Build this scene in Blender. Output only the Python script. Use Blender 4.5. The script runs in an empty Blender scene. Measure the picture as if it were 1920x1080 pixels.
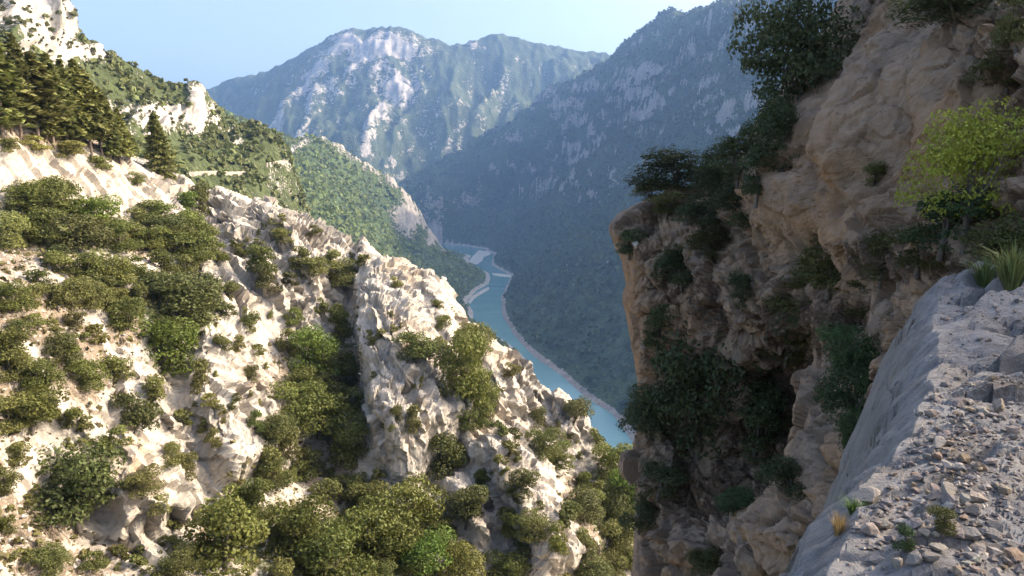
import bpy, math, time
import numpy as np
from mathutils import Vector, Matrix
from mathutils.bvhtree import BVHTree
T0 = time.time()
sc = bpy.context.scene
COL = sc.collection
R = math.radians

# ------------------------------------------------------------------ camera
FPX = 1387.0            # focal length in photo pixels (photo 1920 x 1080)
PITCH = R(8.61)
CAMZ = 1.65
cam_d = bpy.data.cameras.new('camera'); cam = bpy.data.objects.new('camera', cam_d); COL.objects.link(cam)
cam_d.sensor_width = 36.0; cam_d.lens = 36.0 * FPX / 1920.0
cam_d.clip_start = 0.1; cam_d.clip_end = 60000.0
cam.location = (0, 0, CAMZ); cam.rotation_euler = (math.pi / 2 - PITCH, 0, 0)
sc.camera = cam
# ------------------------------------------------------------------ light
SUN_EL, SUN_AZ = R(32.0), R(80.0)       # azimuth clockwise from the viewing direction (+Y)
to_sun = Vector((math.cos(SUN_EL) * math.sin(SUN_AZ), math.cos(SUN_EL) * math.cos(SUN_AZ), math.sin(SUN_EL)))
world = bpy.data.worlds.new('World'); sc.world = world; world.use_nodes = True
wn = world.node_tree; wn.nodes.clear()
sky = wn.nodes.new('ShaderNodeTexSky'); sky.sky_type = 'NISHITA'; sky.sun_disc = False
sky.sun_elevation = SUN_EL; sky.sun_rotation = SUN_AZ
sky.altitude = 400; sky.air_density = 1.0; sky.dust_density = 8.0; sky.ozone_density = 0.5
bg = wn.nodes.new('ShaderNodeBackground'); bg.inputs[1].default_value = 0.15
wo = wn.nodes.new('ShaderNodeOutputWorld')
wn.links.new(sky.outputs[0], bg.inputs[0]); wn.links.new(bg.outputs[0], wo.inputs[0])
sun_d = bpy.data.lights.new('sun', 'SUN'); sun_d.energy = 2.5; sun_d.angle = R(0.53); sun_d.color = (1.0, 0.86, 0.68)
sun = bpy.data.objects.new('sun', sun_d); COL.objects.link(sun); sun.location = (60, 0, 60)
sun.rotation_euler = (-to_sun).to_track_quat('-Z', 'Y').to_euler()
vs = sc.view_settings
vs.view_transform = 'Standard'; vs.look = 'None'; vs.gamma = 1.0; vs.exposure = 1.4; vs.use_curve_mapping = False
cy = sc.cycles
cy.use_denoising = True; cy.max_bounces = 5; cy.diffuse_bounces = 2; cy.glossy_bounces = 2
cy.transmission_bounces = 2; cy.transparent_max_bounces = 4; cy.volume_bounces = 1
cy.sample_clamp_indirect = 6.0; cy.use_adaptive_sampling = True; cy.adaptive_threshold = 0.02

# ------------------------------------------------------------------ numeric helpers
CP, SP = math.cos(PITCH), math.sin(PITCH)
def unproj(px, py, Y):
    px = np.asarray(px, float); py = np.asarray(py, float); Y = np.asarray(Y, float)
    u = (px - 960) / FPX; v = (540 - py) / FPX
    dy = CP + v * SP; dz = -SP + v * CP
    k = Y / dy
    return np.stack([u * k, Y + 0 * k, CAMZ + dz * k], -1)
def ray(px, py):
    u = (px - 960) / FPX; v = (540 - py) / FPX
    return Vector((u, CP + v * SP, -SP + v * CP)).normalized()
def at_level(px, py, z):
    d = ray(px, py); k = (z - CAMZ) / d.z
    return np.array([d.x * k, d.y * k, z])
def project(P):
    x = P[..., 0]; y = P[..., 1]; z = P[..., 2] - CAMZ
    f = y * CP - z * SP; up = y * SP + z * CP
    f = np.maximum(f, 1e-3)
    return 960 + FPX * x / f, 540 - FPX * up / f

rng = np.random.default_rng(7)
_perm = rng.permutation(256).astype(np.int32); _perm = np.concatenate([_perm, _perm, _perm])
_grad = rng.normal(size=(256, 3)); _grad /= np.linalg.norm(_grad, axis=1)[:, None]; _grad = _grad.astype(np.float32)
def perlin(p):
    p = p.astype(np.float32)
    i = np.floor(p).astype(np.int32); f = p - i; i &= 255
    w = f * f * f * (f * (f * 6 - 15) + 10)
    out = np.zeros(p.shape[:-1], np.float32)
    for dx in (0, 1):
        hx = _perm[i[..., 0] + dx]; wx = w[..., 0] if dx else 1 - w[..., 0]
        for dy in (0, 1):
            hy = _perm[hx + i[..., 1] + dy]; wy = w[..., 1] if dy else 1 - w[..., 1]
            for dz in (0, 1):
                h = _perm[hy + i[..., 2] + dz] & 255
                wz = w[..., 2] if dz else 1 - w[..., 2]
                g = _grad[h]
                out += wx * wy * wz * (g[..., 0] * (f[..., 0] - dx) + g[..., 1] * (f[..., 1] - dy) + g[..., 2] * (f[..., 2] - dz))
    return out * 1.6
def fbm(p, octs=4, gain=0.5, lac=2.03):
    a, s, o = 1.0, 0.0, np.zeros(p.shape[:-1], np.float32); n = 0
    for k in range(octs):
        o += a * perlin(p + 17.3 * k); n += a; a *= gain; p = p * lac
    return o / n
def ridged(p, octs=4, gain=0.5, lac=2.03):
    a = 1.0; o = np.zeros(p.shape[:-1], np.float32); n = 0
    for k in range(octs):
        o += a * (1 - 2 * np.abs(perlin(p + 11.7 * k))); n += a; a *= gain; p = p * lac
    return o / n
_jit = rng.random((256, 3)).astype(np.float32); _cid = rng.random(256).astype(np.float32)
def worley(p, facets=False):
    p = p.astype(np.float32); i = np.floor(p).astype(np.int32); f = p - i
    d1 = np.full(p.shape[:-1], 9., np.float32); d2 = d1.copy(); cid = np.zeros_like(d1); fac = np.zeros_like(d1)
    for dx in (-1, 0, 1):
        for dy in (-1, 0, 1):
            for dz in (-1, 0, 1):
                h = _perm[(_perm[(_perm[(i[..., 0] + dx) & 255] + i[..., 1] + dy) & 255] + i[..., 2] + dz) & 255] & 255
                j = _jit[h]
                ex = f[..., 0] - j[..., 0] - dx; ey = f[..., 1] - j[..., 1] - dy; ez = f[..., 2] - j[..., 2] - dz
                d = ex * ex + ey * ey + ez * ez
                m = d < d1
                d2 = np.where(m, d1, np.minimum(d2, d)); cid = np.where(m, _cid[h], cid); d1 = np.where(m, d, d1)
                if facets:
                    g = _grad[h]; fac = np.where(m, ex * g[..., 0] + ey * g[..., 1] + ez * g[..., 2], fac)
    if facets: return np.sqrt(d1), np.sqrt(d2), cid, fac
    return np.sqrt(d1), np.sqrt(d2), cid
def sstep(a, b, x):
    t = np.clip((x - a) / (b - a), 0, 1); return t * t * (3 - 2 * t)
def rbf_fit(C, c=1.0, reg=1e-6):
    C = np.asarray(C, float); xy = C[:, :2]; n = len(C)
    s = np.abs(xy).max(); q = xy / s
    D = np.sqrt(((q[:, None] - q[None]) ** 2).sum(-1) + (c / s) ** 2)
    A = np.zeros((n + 3, n + 3)); A[:n, :n] = D - reg * n * np.eye(n)
    A[:n, n:] = np.c_[np.ones(n), q]; A[n:, :n] = A[:n, n:].T
    b = np.zeros((n + 3, C.shape[1] - 2)); b[:n] = C[:, 2:]
    w = np.linalg.lstsq(A, b, rcond=None)[0]
    def ev(x, y):
        sh = np.shape(x); x = np.ravel(x) / s; y = np.ravel(y) / s; out = np.empty((len(x), b.shape[1]))
        for k in range(0, len(x), 20000):
            xx = x[k:k + 20000]; yy = y[k:k + 20000]
            d = np.sqrt((xx[:, None] - q[None, :, 0]) ** 2 + (yy[:, None] - q[None, :, 1]) ** 2 + (c / s) ** 2)
            out[k:k + 20000] = d @ w[:n] + np.c_[np.ones(len(xx)), xx, yy] @ w[n:]
        return out.reshape(sh + (b.shape[1],))[..., 0] if b.shape[1] == 1 else out.reshape(sh + (b.shape[1],))
    return ev
def densify(pts, n):
    pts = np.asarray(pts, float); t = np.linspace(0, len(pts) - 1, n); i = np.minimum(t.astype(int), len(pts) - 2); f = (t - i)[:, None]
    return pts[i] * (1 - f) + pts[i + 1] * f
def polydist(px, py, line):
    """distance to a polyline, signed side (+ = right of travel downwards), parameter 0..1"""
    line = np.asarray(line, float); best = np.full(np.shape(px), 1e9); side = np.zeros(np.shape(px)); par = np.zeros(np.shape(px))
    n = len(line) - 1
    for k in range(n):
        a, b = line[k], line[k + 1]; d = b - a; L2 = (d ** 2).sum()
        t = np.clip(((px - a[0]) * d[0] + (py - a[1]) * d[1]) / L2, 0, 1)
        qx = px - a[0] - t * d[0]; qy = py - a[1] - t * d[1]; dist = np.hypot(qx, qy)
        m = dist < best
        best = np.where(m, dist, best); side = np.where(m, np.sign(qx * d[1] - qy * d[0]), side); par = np.where(m, (k + t) / n, par)
    return best, side, par

# ------------------------------------------------------------------ mesh helpers
def mesh_np(name, V, F, smooth=True, attrs=None, mat=None):
    V = np.ascontiguousarray(V, np.float32).reshape(-1, 3); F = np.ascontiguousarray(F, np.int32)
    me = bpy.data.meshes.new(name); k = F.shape[1]
    me.vertices.add(len(V)); me.vertices.foreach_set('co', V.ravel())
    me.loops.add(F.size); me.loops.foreach_set('vertex_index', F.ravel())
    me.polygons.add(len(F)); me.polygons.foreach_set('loop_start', np.arange(0, F.size, k, dtype=np.int32))
    me.polygons.foreach_set('loop_total', np.full(len(F), k, np.int32))
    me.polygons.foreach_set('use_smooth', np.full(len(F), bool(smooth)))
    me.update(calc_edges=True)
    for an, av in (attrs or {}).items():
        at = me.attributes.new(an, 'FLOAT', 'POINT'); at.data.foreach_set('value', np.ascontiguousarray(av, np.float32).ravel())
    if mat: me.materials.append(mat)
    return me
def obj(name, me, parent=None, **props):
    o = bpy.data.objects.new(name, me); COL.objects.link(o)
    if parent: o.parent = parent
    for k, v in props.items(): o[k] = v
    return o
def grid_faces(n, m):
    i = np.arange(n - 1)[:, None] * m + np.arange(m - 1)[None]
    return np.stack([i, i + 1, i + m + 1, i + m], -1).reshape(-1, 4)
def normals(P):
    du = np.gradient(P, axis=1); dv = np.gradient(P, axis=0)
    n = np.cross(du, dv); n /= np.linalg.norm(n, axis=-1, keepdims=True) + 1e-12
    return n
def resample(P, extra, axis, w=0.75):
    """spread the grid lines evenly over the steep faces (arc length as seen from the middle of the place)"""
    A = np.concatenate([P] + [e[..., None] for e in extra], -1)
    if axis == 0: A = A.transpose(1, 0, 2)
    seg = np.linalg.norm(np.diff(A[..., :3], axis=1), axis=-1) / np.linalg.norm(A[:, 1:, :3], axis=-1)
    n = A.shape[1]; seg = w * seg / seg.mean(1, keepdims=True) + (1 - w)
    k = 9; ker = np.ones(k) / k                      # smooth across rows so that neighbours stay in step
    pad = np.pad(seg, ((k // 2, k // 2), (0, 0)), 'edge'); seg = sum(pad[i:i + len(seg)] * ker[i] for i in range(k))
    t = np.concatenate([np.zeros((len(A), 1)), np.cumsum(seg, 1)], 1); t /= t[:, -1:]
    q = np.linspace(0, 1, n); out = np.empty_like(A)
    for i in range(len(A)):
        j = np.clip(np.searchsorted(t[i], q, 'right') - 1, 0, n - 2); f = ((q - t[i][j]) / (t[i][j + 1] - t[i][j] + 1e-12))[:, None]
        out[i] = A[i][j] * (1 - f) + A[i][j + 1] * f
    if axis == 0: out = out.transpose(1, 0, 2)
    return np.ascontiguousarray(out[..., :3]), [out[..., 3 + i] for i in range(len(extra))]
def bvh_of(P):
    n, m = P.shape[:2]
    return BVHTree.FromPolygons([tuple(p) for p in P.reshape(-1, 3).tolist()], grid_faces(n, m).tolist(), epsilon=0.0)

# ------------------------------------------------------------------ materials
class NT:
    def __init__(s, name):
        s.m = bpy.data.materials.new(name); s.m.use_nodes = True; s.t = s.m.node_tree; s.t.nodes.clear()
        s.out = s.n('ShaderNodeOutputMaterial'); s.p = s.n('ShaderNodeBsdfPrincipled'); s.l(s.p.outputs[0], s.out.inputs[0])
        s.p.inputs['Specular IOR Level'].default_value = 0.25
    def n(s, t, **kw):
        x = s.t.nodes.new(t)
        for k, v in kw.items(): setattr(x, k, v)
        return x
    def l(s, a, b): s.t.links.new(a, b)
    def pos(s): return s.n('ShaderNodeNewGeometry').outputs['Position']
    def mapped(s, scale=(1, 1, 1), rot=(0, 0, 0), src=None):
        mp = s.n('ShaderNodeMapping'); mp.inputs['Scale'].default_value = scale; mp.inputs['Rotation'].default_value = rot
        s.l(src or s.pos(), mp.inputs[0]); return mp.outputs[0]
    def noise(s, scale, detail=4, rough=0.55, src=None, dist=0.0):
        x = s.n('ShaderNodeTexNoise'); x.inputs['Scale'].default_value = scale; x.inputs['Detail'].default_value = detail
        x.inputs['Roughness'].default_value = rough; x.inputs['Distortion'].default_value = dist
        s.l(src or s.pos(), x.inputs['Vector']); return x.outputs[0]
    def voro(s, scale, src=None, feature='F1', out=0, rand=1.0):
        x = s.n('ShaderNodeTexVoronoi', feature=feature); x.inputs['Scale'].default_value = scale; x.inputs['Randomness'].default_value = rand
        s.l(src or s.pos(), x.inputs['Vector']); return x.outputs[out]
    def attr(s, name):
        a = s.n('ShaderNodeAttribute'); a.attribute_name = name; return a.outputs['Fac']
    def ramp(s, fac, a, b):
        x = s.n('ShaderNodeMapRange', interpolation_type='SMOOTHSTEP'); x.inputs[1].default_value = a; x.inputs[2].default_value = b
        s.l(fac, x.inputs[0]); return x.outputs[0]
    def math(s, op, a, b=None, clamp=False):
        x = s.n('ShaderNodeMath', operation=op, use_clamp=clamp)
        for i, v in enumerate((a, b)):
            if v is None: continue
            if isinstance(v, (int, float)): x.inputs[i].default_value = v
            else: s.l(v, x.inputs[i])
        return x.outputs[0]
    def mix(s, fac, a, b, blend='MIX'):
        x = s.n('ShaderNodeMix', data_type='RGBA', blend_type=blend)
        for sock, v in ((x.inputs[0], fac), (x.inputs[6], a), (x.inputs[7], b)):
            if isinstance(v, (int, float)): sock.default_value = v
            elif isinstance(v, tuple): sock.default_value = (*v, 1)
            else: s.l(v, sock)
        return x.outputs[2]
    def bump(s, h, strength, dist, prev=None):
        x = s.n('ShaderNodeBump'); x.inputs['Strength'].default_value = strength; x.inputs['Distance'].default_value = dist
        s.l(h, x.inputs['Height'])
        if prev: s.l(prev, x.inputs['Normal'])
        return x.outputs[0]
    def done(s, col, rough=0.9, nrm=None):
        if isinstance(col, tuple): s.p.inputs['Base Color'].default_value = (*col, 1)
        else: s.l(col, s.p.inputs['Base Color'])
        if isinstance(rough, (int, float)): s.p.inputs['Roughness'].default_value = rough
        else: s.l(rough, s.p.inputs['Roughness'])
        if nrm: s.l(nrm, s.p.inputs['Normal'])
        return s.m

def rock_material(name, A, B, C, soil, veg, s=1.0, bed=None, bump=0.35, crackdark=0.45, vegscale=1.0):
    """limestone: two tones A/B, ochre stain C, soil and ground-cover from vertex masks; s = size of the pattern in metres"""
    t = NT(name); pos = t.pos()
    n1 = t.noise(0.35 / s, 6, 0.6, pos); n2 = t.noise(0.09 / s, 3, 0.5, pos); n3 = t.noise(2.6 / s, 5, 0.65, pos)
    c = t.mix(t.ramp(n1, 0.38, 0.64), A, B)
    c = t.mix(t.math('MULTIPLY', t.ramp(n2, 0.52, 0.7), 0.6), c, C)
    st = t.mapped((1.1 / s, 1.1 / s, 0.12 / s), (0, 0, 0), pos)                      # run-off streaks down the faces
    c = t.mix(t.math('MULTIPLY', t.ramp(t.noise(1.0, 4, 0.6, st), 0.52, 0.72), 0.4), c, tuple(x * 0.55 for x in B))
    c = t.mix(t.math('MULTIPLY', t.ramp(n3, 0.35, 0.7), 0.28), c, tuple(min(1, x * 1.25) for x in A))
    c = t.mix(t.math('MULTIPLY', t.attr('crack'), crackdark), c, tuple(x * 0.35 for x in B))
    c = t.mix(t.attr('stain'), c, C)
    gr = t.noise(9.0 / s, 3, 0.7, pos)
    sm = t.ramp(t.math('ADD', t.attr('soil'), t.math('ADD', t.math('MULTIPLY', t.math('SUBTRACT', n3, 0.5), 1.2), t.math('MULTIPLY', t.math('SUBTRACT', n1, 0.5), 1.4))), 0.4, 0.62)
    sv = t.voro(2.2 / s, pos, 'F1', 1); sg = t.n('ShaderNodeSeparateColor'); t.l(sv, sg.inputs[0])
    sc_ = t.mix(t.ramp(n1, 0.35, 0.65), soil, tuple(x * .7 for x in soil))
    sc_ = t.mix(t.math('MULTIPLY', t.ramp(sg.outputs[0], 0.45, 0.9), t.ramp(t.voro(2.2 / s, pos), 0.45, 0.25)), sc_, tuple(x * .8 for x in A))
    sc_ = t.mix(t.math('MULTIPLY', t.ramp(gr, 0.45, 0.65), .6), sc_, tuple(x * .65 for x in A))
    c = t.mix(sm, c, sc_)
    vm = t.ramp(t.math('ADD', t.attr('veg'), t.math('MULTIPLY', t.math('SUBTRACT', t.noise(1.3 * vegscale / s, 5, 0.7, pos), 0.5), 1.5)), 0.42, 0.58)
    vc = t.mix(t.ramp(gr, 0.3, 0.7), veg, tuple(x * 1.8 for x in veg))
    c = t.mix(vm, c, vc)
    b = t.bump(t.noise(1.5 / s, 8, 0.68, pos), bump, 0.6 * s)
    b = t.bump(t.voro(2.2 / s, t.mapped((1, 1, 0.6), (0.4, 0.3, 0), pos), 'DISTANCE_TO_EDGE'), bump * 0.35, 0.15 * s, b)
    b = t.bump(gr, bump * 0.6, 0.06 * s, b)
    return t.done(c, 0.92, b)
def far_material(name, A, B, veg1, veg2, s, bump=0.6, tree=5.0):
    """distant slope: bare rock where the 'rock' mask says so, scrub and trees elsewhere (crowns as fine relief)"""
    t = NT(name); pos = t.pos()
    n = t.noise(1.0 / s, 8, 0.68, pos); f = t.noise(6.0 / s, 6, 0.7, pos)
    rm = t.ramp(t.math('ADD', t.attr('rock'), t.math('ADD', t.math('MULTIPLY', t.math('SUBTRACT', n, 0.5), 1.5), t.math('MULTIPLY', t.math('SUBTRACT', f, 0.5), 1.7))), 0.44, 0.6)
    st = t.mapped((3.0 / s, 3.0 / s, 0.5 / s), (0, 0, 0), pos)
    rc = t.mix(t.ramp(t.noise(1.0, 6, 0.7, st), 0.38, 0.6), A, B)
    rc = t.mix(t.math('MULTIPLY', t.ramp(t.noise(9.0 / s, 5, .7, pos), .45, .65), .6), rc, tuple(x * .55 for x in B))
    v = t.voro(1.0 / tree, pos); vr = t.voro(1.0 / tree, pos, 'F1', 1)
    g = t.n('ShaderNodeSeparateColor'); t.l(vr, g.inputs[0])
    vc = t.mix(g.outputs[0], veg1, veg2)
    vc = t.mix(t.math('MULTIPLY', t.ramp(t.noise(0.6 / s, 3, 0.5, pos), 0.4, 0.65), 0.5), vc, tuple(x * 1.5 for x in veg2))
    c = t.mix(rm, vc, rc)
    b = t.bump(t.math('MULTIPLY', v, t.math('SUBTRACT', 1.0, rm)), bump, -tree * 0.8)
    b = t.bump(t.noise(4.0 / s, 8, 0.7, st), bump * 0.8, s * 0.12, b)
    return t.done(c, 0.95, b)

# ------------------------------------------------------------------ far terrain: height fields z(x, y)
RIVER_Z = -318.0
def lv(pts): return [at_level(a, b, RIVER_Z) for a, b in pts]
def hf_sheet(ctrl, px0, px1, npx, y0, y1, ny, c):
    ev = rbf_fit(ctrl, c)
    px = np.linspace(px0, px1, npx); Y = np.exp(np.linspace(math.log(y0), math.log(y1), ny))
    uu, YY = np.meshgrid((px - 960) / FPX, Y); XX = uu * YY
    return np.stack([XX, YY, ev(XX, YY)], -1)
def slope_of(P):
    n = normals(P); return n
def P3(l): return [unproj(*a) for a in l]

# --- right mountain (shaded flank that runs down to the river)
crest_r = [(760, 345, 3850), (820, 305, 3900), (900, 262, 3950), (990, 205, 4000), (1060, 156, 3980), (1100, 140, 3900), (1140, 113, 3800), (1170, 84, 3600), (1210, 56, 3300),
           (1260, 50, 3100), (1290, 32, 2950), (1330, 22, 2750), (1400, 14, 2500)]
CR = np.array([unproj(*a) for a in crest_r])
CR = np.vstack([CR, [(830, 2150, 560), (900, 1750, 600), (930, 1350, 610), (900, 950, 520), (860, 650, 330)]])
bank_r = np.array(lv([(825, 457), (865, 460), (905, 466), (925, 478), (922, 497), (958, 517), (940, 560), (942, 590), (965, 630), (1000, 668), (1050, 702), (1100, 747), (1150, 777), (1195, 842)]))
bank_r = np.vstack([bank_r, [(190, 700, RIVER_Z), (240, 450, RIVER_Z)]])
ctrl = [tuple(p) for p in densify(CR, 60)] + [tuple(p) for p in densify(bank_r, 40)]
for p in densify(CR[6:], 16):
    k = np.argmin(np.abs(bank_r[:, 1] - p[1] * 0.93)); b = bank_r[k]
    for f, h in ((0.25, 0.17), (0.5, 0.38), (0.78, 0.66)):
        q = b + (p - b) * f; ctrl.append((q[0], q[1], RIVER_Z + (p[2] - RIVER_Z) * h))
    ctrl.append((p[0] + 500, p[1] + 100, p[2] - 260)); ctrl.append((p[0] + 1500, p[1] + 200, p[2] - 600))
for p in densify(CR[:5], 6):
    ctrl.append((p[0] + 100, p[1] + 500, p[2] - 350)); ctrl.append((p[0] + 60, p[1] - 330, p[2] - 330 if p[2] > 100 else p[2] - 150))
for b in densify(bank_r, 16): ctrl.append((b[0] - 60, b[1] - 10, RIVER_Z - 22))
ctrl += [tuple(p) for p in P3([(860, 447, 3480), (890, 450, 3420), (930, 452, 3300), (975, 452, 3050), (985, 435, 3250), (940, 425, 3550), (890, 425, 3620), (850, 425, 3650), (1000, 400, 3400), (900, 380, 3760)])]
Pr = hf_sheet(ctrl, 640, 1560, 470, 560, 4700, 310, 40)
x, y, z = Pr[..., 0], Pr[..., 1], Pr[..., 2]
hgt = np.clip((z - RIVER_Z) / 250, 0, 1)
q = np.stack([x * 0.35, y, z * 0.2], -1)
d = (ridged(q / 330, 5, 0.55) - 0.45) * 75 + fbm(Pr / 90, 5, 0.6) * 30
dcr, _, _ = polydist(x, y, densify(CR, 24)[:, :2])
P2 = Pr.copy(); P2[..., 2] += d * hgt * (0.3 + 0.7 * sstep(20, 300, dcr))
P2[..., 2] += hgt * ((ridged(P2 / 130, 3) - .6) * 22 + fbm(P2 / 45, 3) * 9)
def terrace(zz, L, P, amt):
    t_ = (zz + .35 * P[..., 1] * .3 - .22 * P[..., 0]) / L + 1.6 * fbm(P / 380 + 4, 3); f_ = t_ - np.floor(t_)
    return amt * L * (sstep(.25, .6, f_) - f_)
P2[..., 2] += terrace(P2[..., 2], 170, P2, .5) * sstep(-.25, .3, fbm(P2 / 300, 2)) * hgt * sstep(-150, 60, z)
w1, w2, cid = worley(np.stack([x / 120, y / 90, z / 160], -1))
cl = sstep(0.45, 0.8, fbm(np.stack([x / 420, y / 420, z / 130], -1) + 5, 4) * 0.9 + 0.45 + 0.2 * (hgt - 0.5))
P2[..., 0] -= (cl * (18 * cid + 22 * np.clip(w2 - w1, 0, .5)) * hgt)
Pr = P2; nr = normals(Pr)
rock = 0.35 * cl + 1.5 * (0.56 - nr[..., 2]) + 0.1 * (z > 150)
shore = 1 - sstep(2.0, 6.0, Pr[..., 2] - RIVER_Z + 3 * fbm(Pr / 14, 3))
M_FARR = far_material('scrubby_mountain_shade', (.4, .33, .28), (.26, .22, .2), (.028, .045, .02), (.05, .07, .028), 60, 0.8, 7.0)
rock_r = rock
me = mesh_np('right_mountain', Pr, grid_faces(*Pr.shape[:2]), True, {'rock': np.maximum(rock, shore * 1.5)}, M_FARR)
obj('mountain_right', me, kind='structure')
BV_R = bvh_of(Pr[::2, ::2])

# --- central mountain
crest_c = [(60, 250, 6200), (200, 225, 6000), (300, 203, 5800), (390, 178, 5600), (450, 152, 5500), (520, 130, 5300), (580, 97, 5200), (640, 63, 5100), (690, 56, 5000), (760, 62, 4950), (830, 83, 4900), (870, 85, 5000),
           (935, 69, 5100), (1000, 84, 5200), (1080, 100, 5300), (1135, 112, 5400), (1250, 125, 5500), (1500, 150, 5600)]
CC = P3(crest_c); ctrl = [tuple(p) for p in densify(CC, 60)]
ctrl += [tuple(p) for p in P3([(500, 230, 4500), (600, 190, 4600), (700, 200, 4430), (620, 330, 3800), (760, 345, 4020), (560, 280, 4050), (900, 160, 4700), (1000, 170, 4750), (850, 250, 4250), (430, 260, 4500), (330, 260, 5000), (700, 290, 4000)])]
for p in CC: ctrl += [(p[0], p[1] + 700, p[2] - 350), (p[0], p[1] + 2200, p[2] - 800)]
ctrl += [(xx, 3350, zz_) for xx, zz_ in ((-2400, -280), (-1600, -330), (-1100, -420), (-700, -480), (-300, -520), (100, -520), (500, -450))] + [(xx, 2900, -560) for xx in (-2400, -1300, -500)] + [(-100, 3800, -330), (250, 3900, -250)]
Pc = hf_sheet(ctrl, -60, 1330, 480, 3000, 6500, 210, 60)
x, y, z = Pc[..., 0], Pc[..., 1], Pc[..., 2]; ppx, ppy = project(Pc)
hgt = sstep(-250, 0, z)
q = np.stack([x, y * 0.4 + 0.25 * x, z * 0.25], -1)
d = (ridged(q / 420, 5, 0.55) - 0.45) * 125 + fbm(Pc / 110, 5, 0.6) * 30
front = y < (np.interp(ppx, [a[0] for a in crest_c], [a[2] for a in crest_c]) - 60)
ribs = [([(655, 75), (600, 150), (545, 205), (512, 255)], 60, 22), ([(690, 110), (640, 165), (590, 205), (562, 270)], 70, 20), ([(735, 185), (700, 240), (680, 300)], 60, 18),
        ([(800, 100), (790, 180), (740, 260), (735, 330)], 45, 20), ([(860, 120), (845, 200), (800, 290)], 50, 25), ([(960, 100), (930, 180), (880, 250)], 60, 28)]
for line, A, w in ribs:
    dist, side, par = polydist(ppx, ppy, line)
    d += front * A * np.exp(-(dist / w) ** 2) * np.where(side > 0, 1, np.exp(-(dist / (w * .5)) ** 2)) * sstep(0, .15, par) * (1 - sstep(.85, 1, par))
dcr, _, _ = polydist(x, y, np.array(CC)[:, :2])
Pc[..., 2] += d * hgt * (0.3 + 0.6 * sstep(20, 350, dcr))
Pc[..., 2] += hgt * ((ridged(np.stack([Pc[..., 0], Pc[..., 1] * .5, Pc[..., 2] * .3], -1) / 150, 4) - .4) * 42 + fbm(Pc / 55, 3) * 14 + terrace(Pc[..., 2], 210, Pc, .2) * sstep(-.1, .3, fbm(Pc / 350 + 2, 2)))
nc = normals(Pc)
pk = np.exp(-((ppx - 715) / 85) ** 2 - ((ppy - 88) / 26) ** 2) + 0.8 * np.exp(-((ppx - 748) / 40) ** 2 - ((ppy - 158) / 17) ** 2) + .6 * np.exp(-((ppx - 890) / 16) ** 2 - ((ppy - 88) / 14) ** 2)
rb = np.zeros_like(x)
for line, A, w in ribs[:3]:
    dist, side, par = polydist(ppx, ppy, line); rb = np.maximum(rb, np.exp(-(dist / 13) ** 2))
rock = 0.24 + 1.0 * (0.6 - nc[..., 2]) + 0.7 * pk + 0.45 * rb + 0.3 * fbm(Pc / 260, 4)
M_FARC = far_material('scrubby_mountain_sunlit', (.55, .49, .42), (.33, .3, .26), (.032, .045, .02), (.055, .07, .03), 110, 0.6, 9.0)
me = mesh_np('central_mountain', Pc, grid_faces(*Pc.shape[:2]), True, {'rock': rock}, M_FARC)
obj('mountain_central', me, kind='structure')

# --- wooded slope and rocky spur on the left bank
bank_l = np.array(lv([(893, 466), (880, 486), (884, 497), (919, 513), (917, 532), (893, 545), (874, 566), (886, 582), (888, 602)]))
bank_l = np.vstack([bank_l, [(10, 1350, RIVER_Z), (45, 1100, RIVER_Z), (95, 850, RIVER_Z), (120, 600, RIVER_Z)]])
spur = [(545, 292, 1700), (575, 276, 1850), (602, 267, 1900), (640, 285, 1950), (680, 311, 1980), (720, 335, 2010), (745, 352, 2020), (768, 380, 2040), (790, 412, 2060), (803, 440, 2070), (832, 472, 2150)]
SPr = np.array(P3(spur)); ctrl = [tuple(p) for p in densify(SPr, 26)] + [tuple(p) for p in densify(bank_l, 30)]
ctrl += [tuple(p) for p in P3([(500, 352, 1250), (560, 332, 1500), (640, 372, 1620), (700, 400, 1800), (740, 445, 1950), (640, 432, 1380), (700, 470, 1480), (620, 505, 1130), (750, 530, 1520), (850, 505, 2080),
                               (430, 345, 900), (480, 310, 1100), (520, 300, 1400), (400, 330, 800), (820, 560, 1650)])]
ctrl += [(-420, 700, 10), (-250, 700, -110), (-90, 800, -220), (-200, 950, -150), (-420, 950, 0), (-700, 1500, 120), (-900, 2000, 150), (-700, 1900, 110)]
ctrl += [(p[0] - 120, p[1] + 350, -250) for p in SPr[::2]] + [(p[0] - 350, p[1] + 800, -300) for p in SPr[::3]]
for b in densify(bank_l, 14): ctrl.append((b[0] + 60, b[1] + 10, RIVER_Z - 22))
Pm = hf_sheet(ctrl, 330, 1010, 360, 560, 3000, 260, 25)
x, y, z = Pm[..., 0], Pm[..., 1], Pm[..., 2]; ppx, ppy = project(Pm)
hgt = np.clip((z - RIVER_Z) / 120, 0, 1)
d = ridged(np.stack([x * .6 + y * .3, y, z * .2], -1) / 260, 4) * 16 + fbm(Pm / 45, 5, .6) * 9
rk = np.maximum(np.exp(-((ppx - 765) / 28) ** 2 - ((ppy - 415) / 34) ** 2) * 1.3, np.exp(-((ppx - 812) / 18) ** 2 - ((ppy - 455) / 22) ** 2))
dist, side, par = polydist(ppx, ppy, [a[:2] for a in spur])
rk = np.maximum(rk, np.exp(-(dist / 11) ** 2) * .9 * (y > 1500))
w1, w2, cid = worley(Pm / np.array([24, 24, 40]))
Pm[..., 2] += d * hgt + rk * hgt * (10 * cid + 14 * fbm(Pm / 18, 3))
nm = normals(Pm)
rock = -0.05 + 0.8 * (0.6 - nm[..., 2]) + 0.75 * rk
shore = 1 - sstep(3.0, 8.0, Pm[..., 2] - RIVER_Z + 4 * fbm(Pm / 14, 3))
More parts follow.
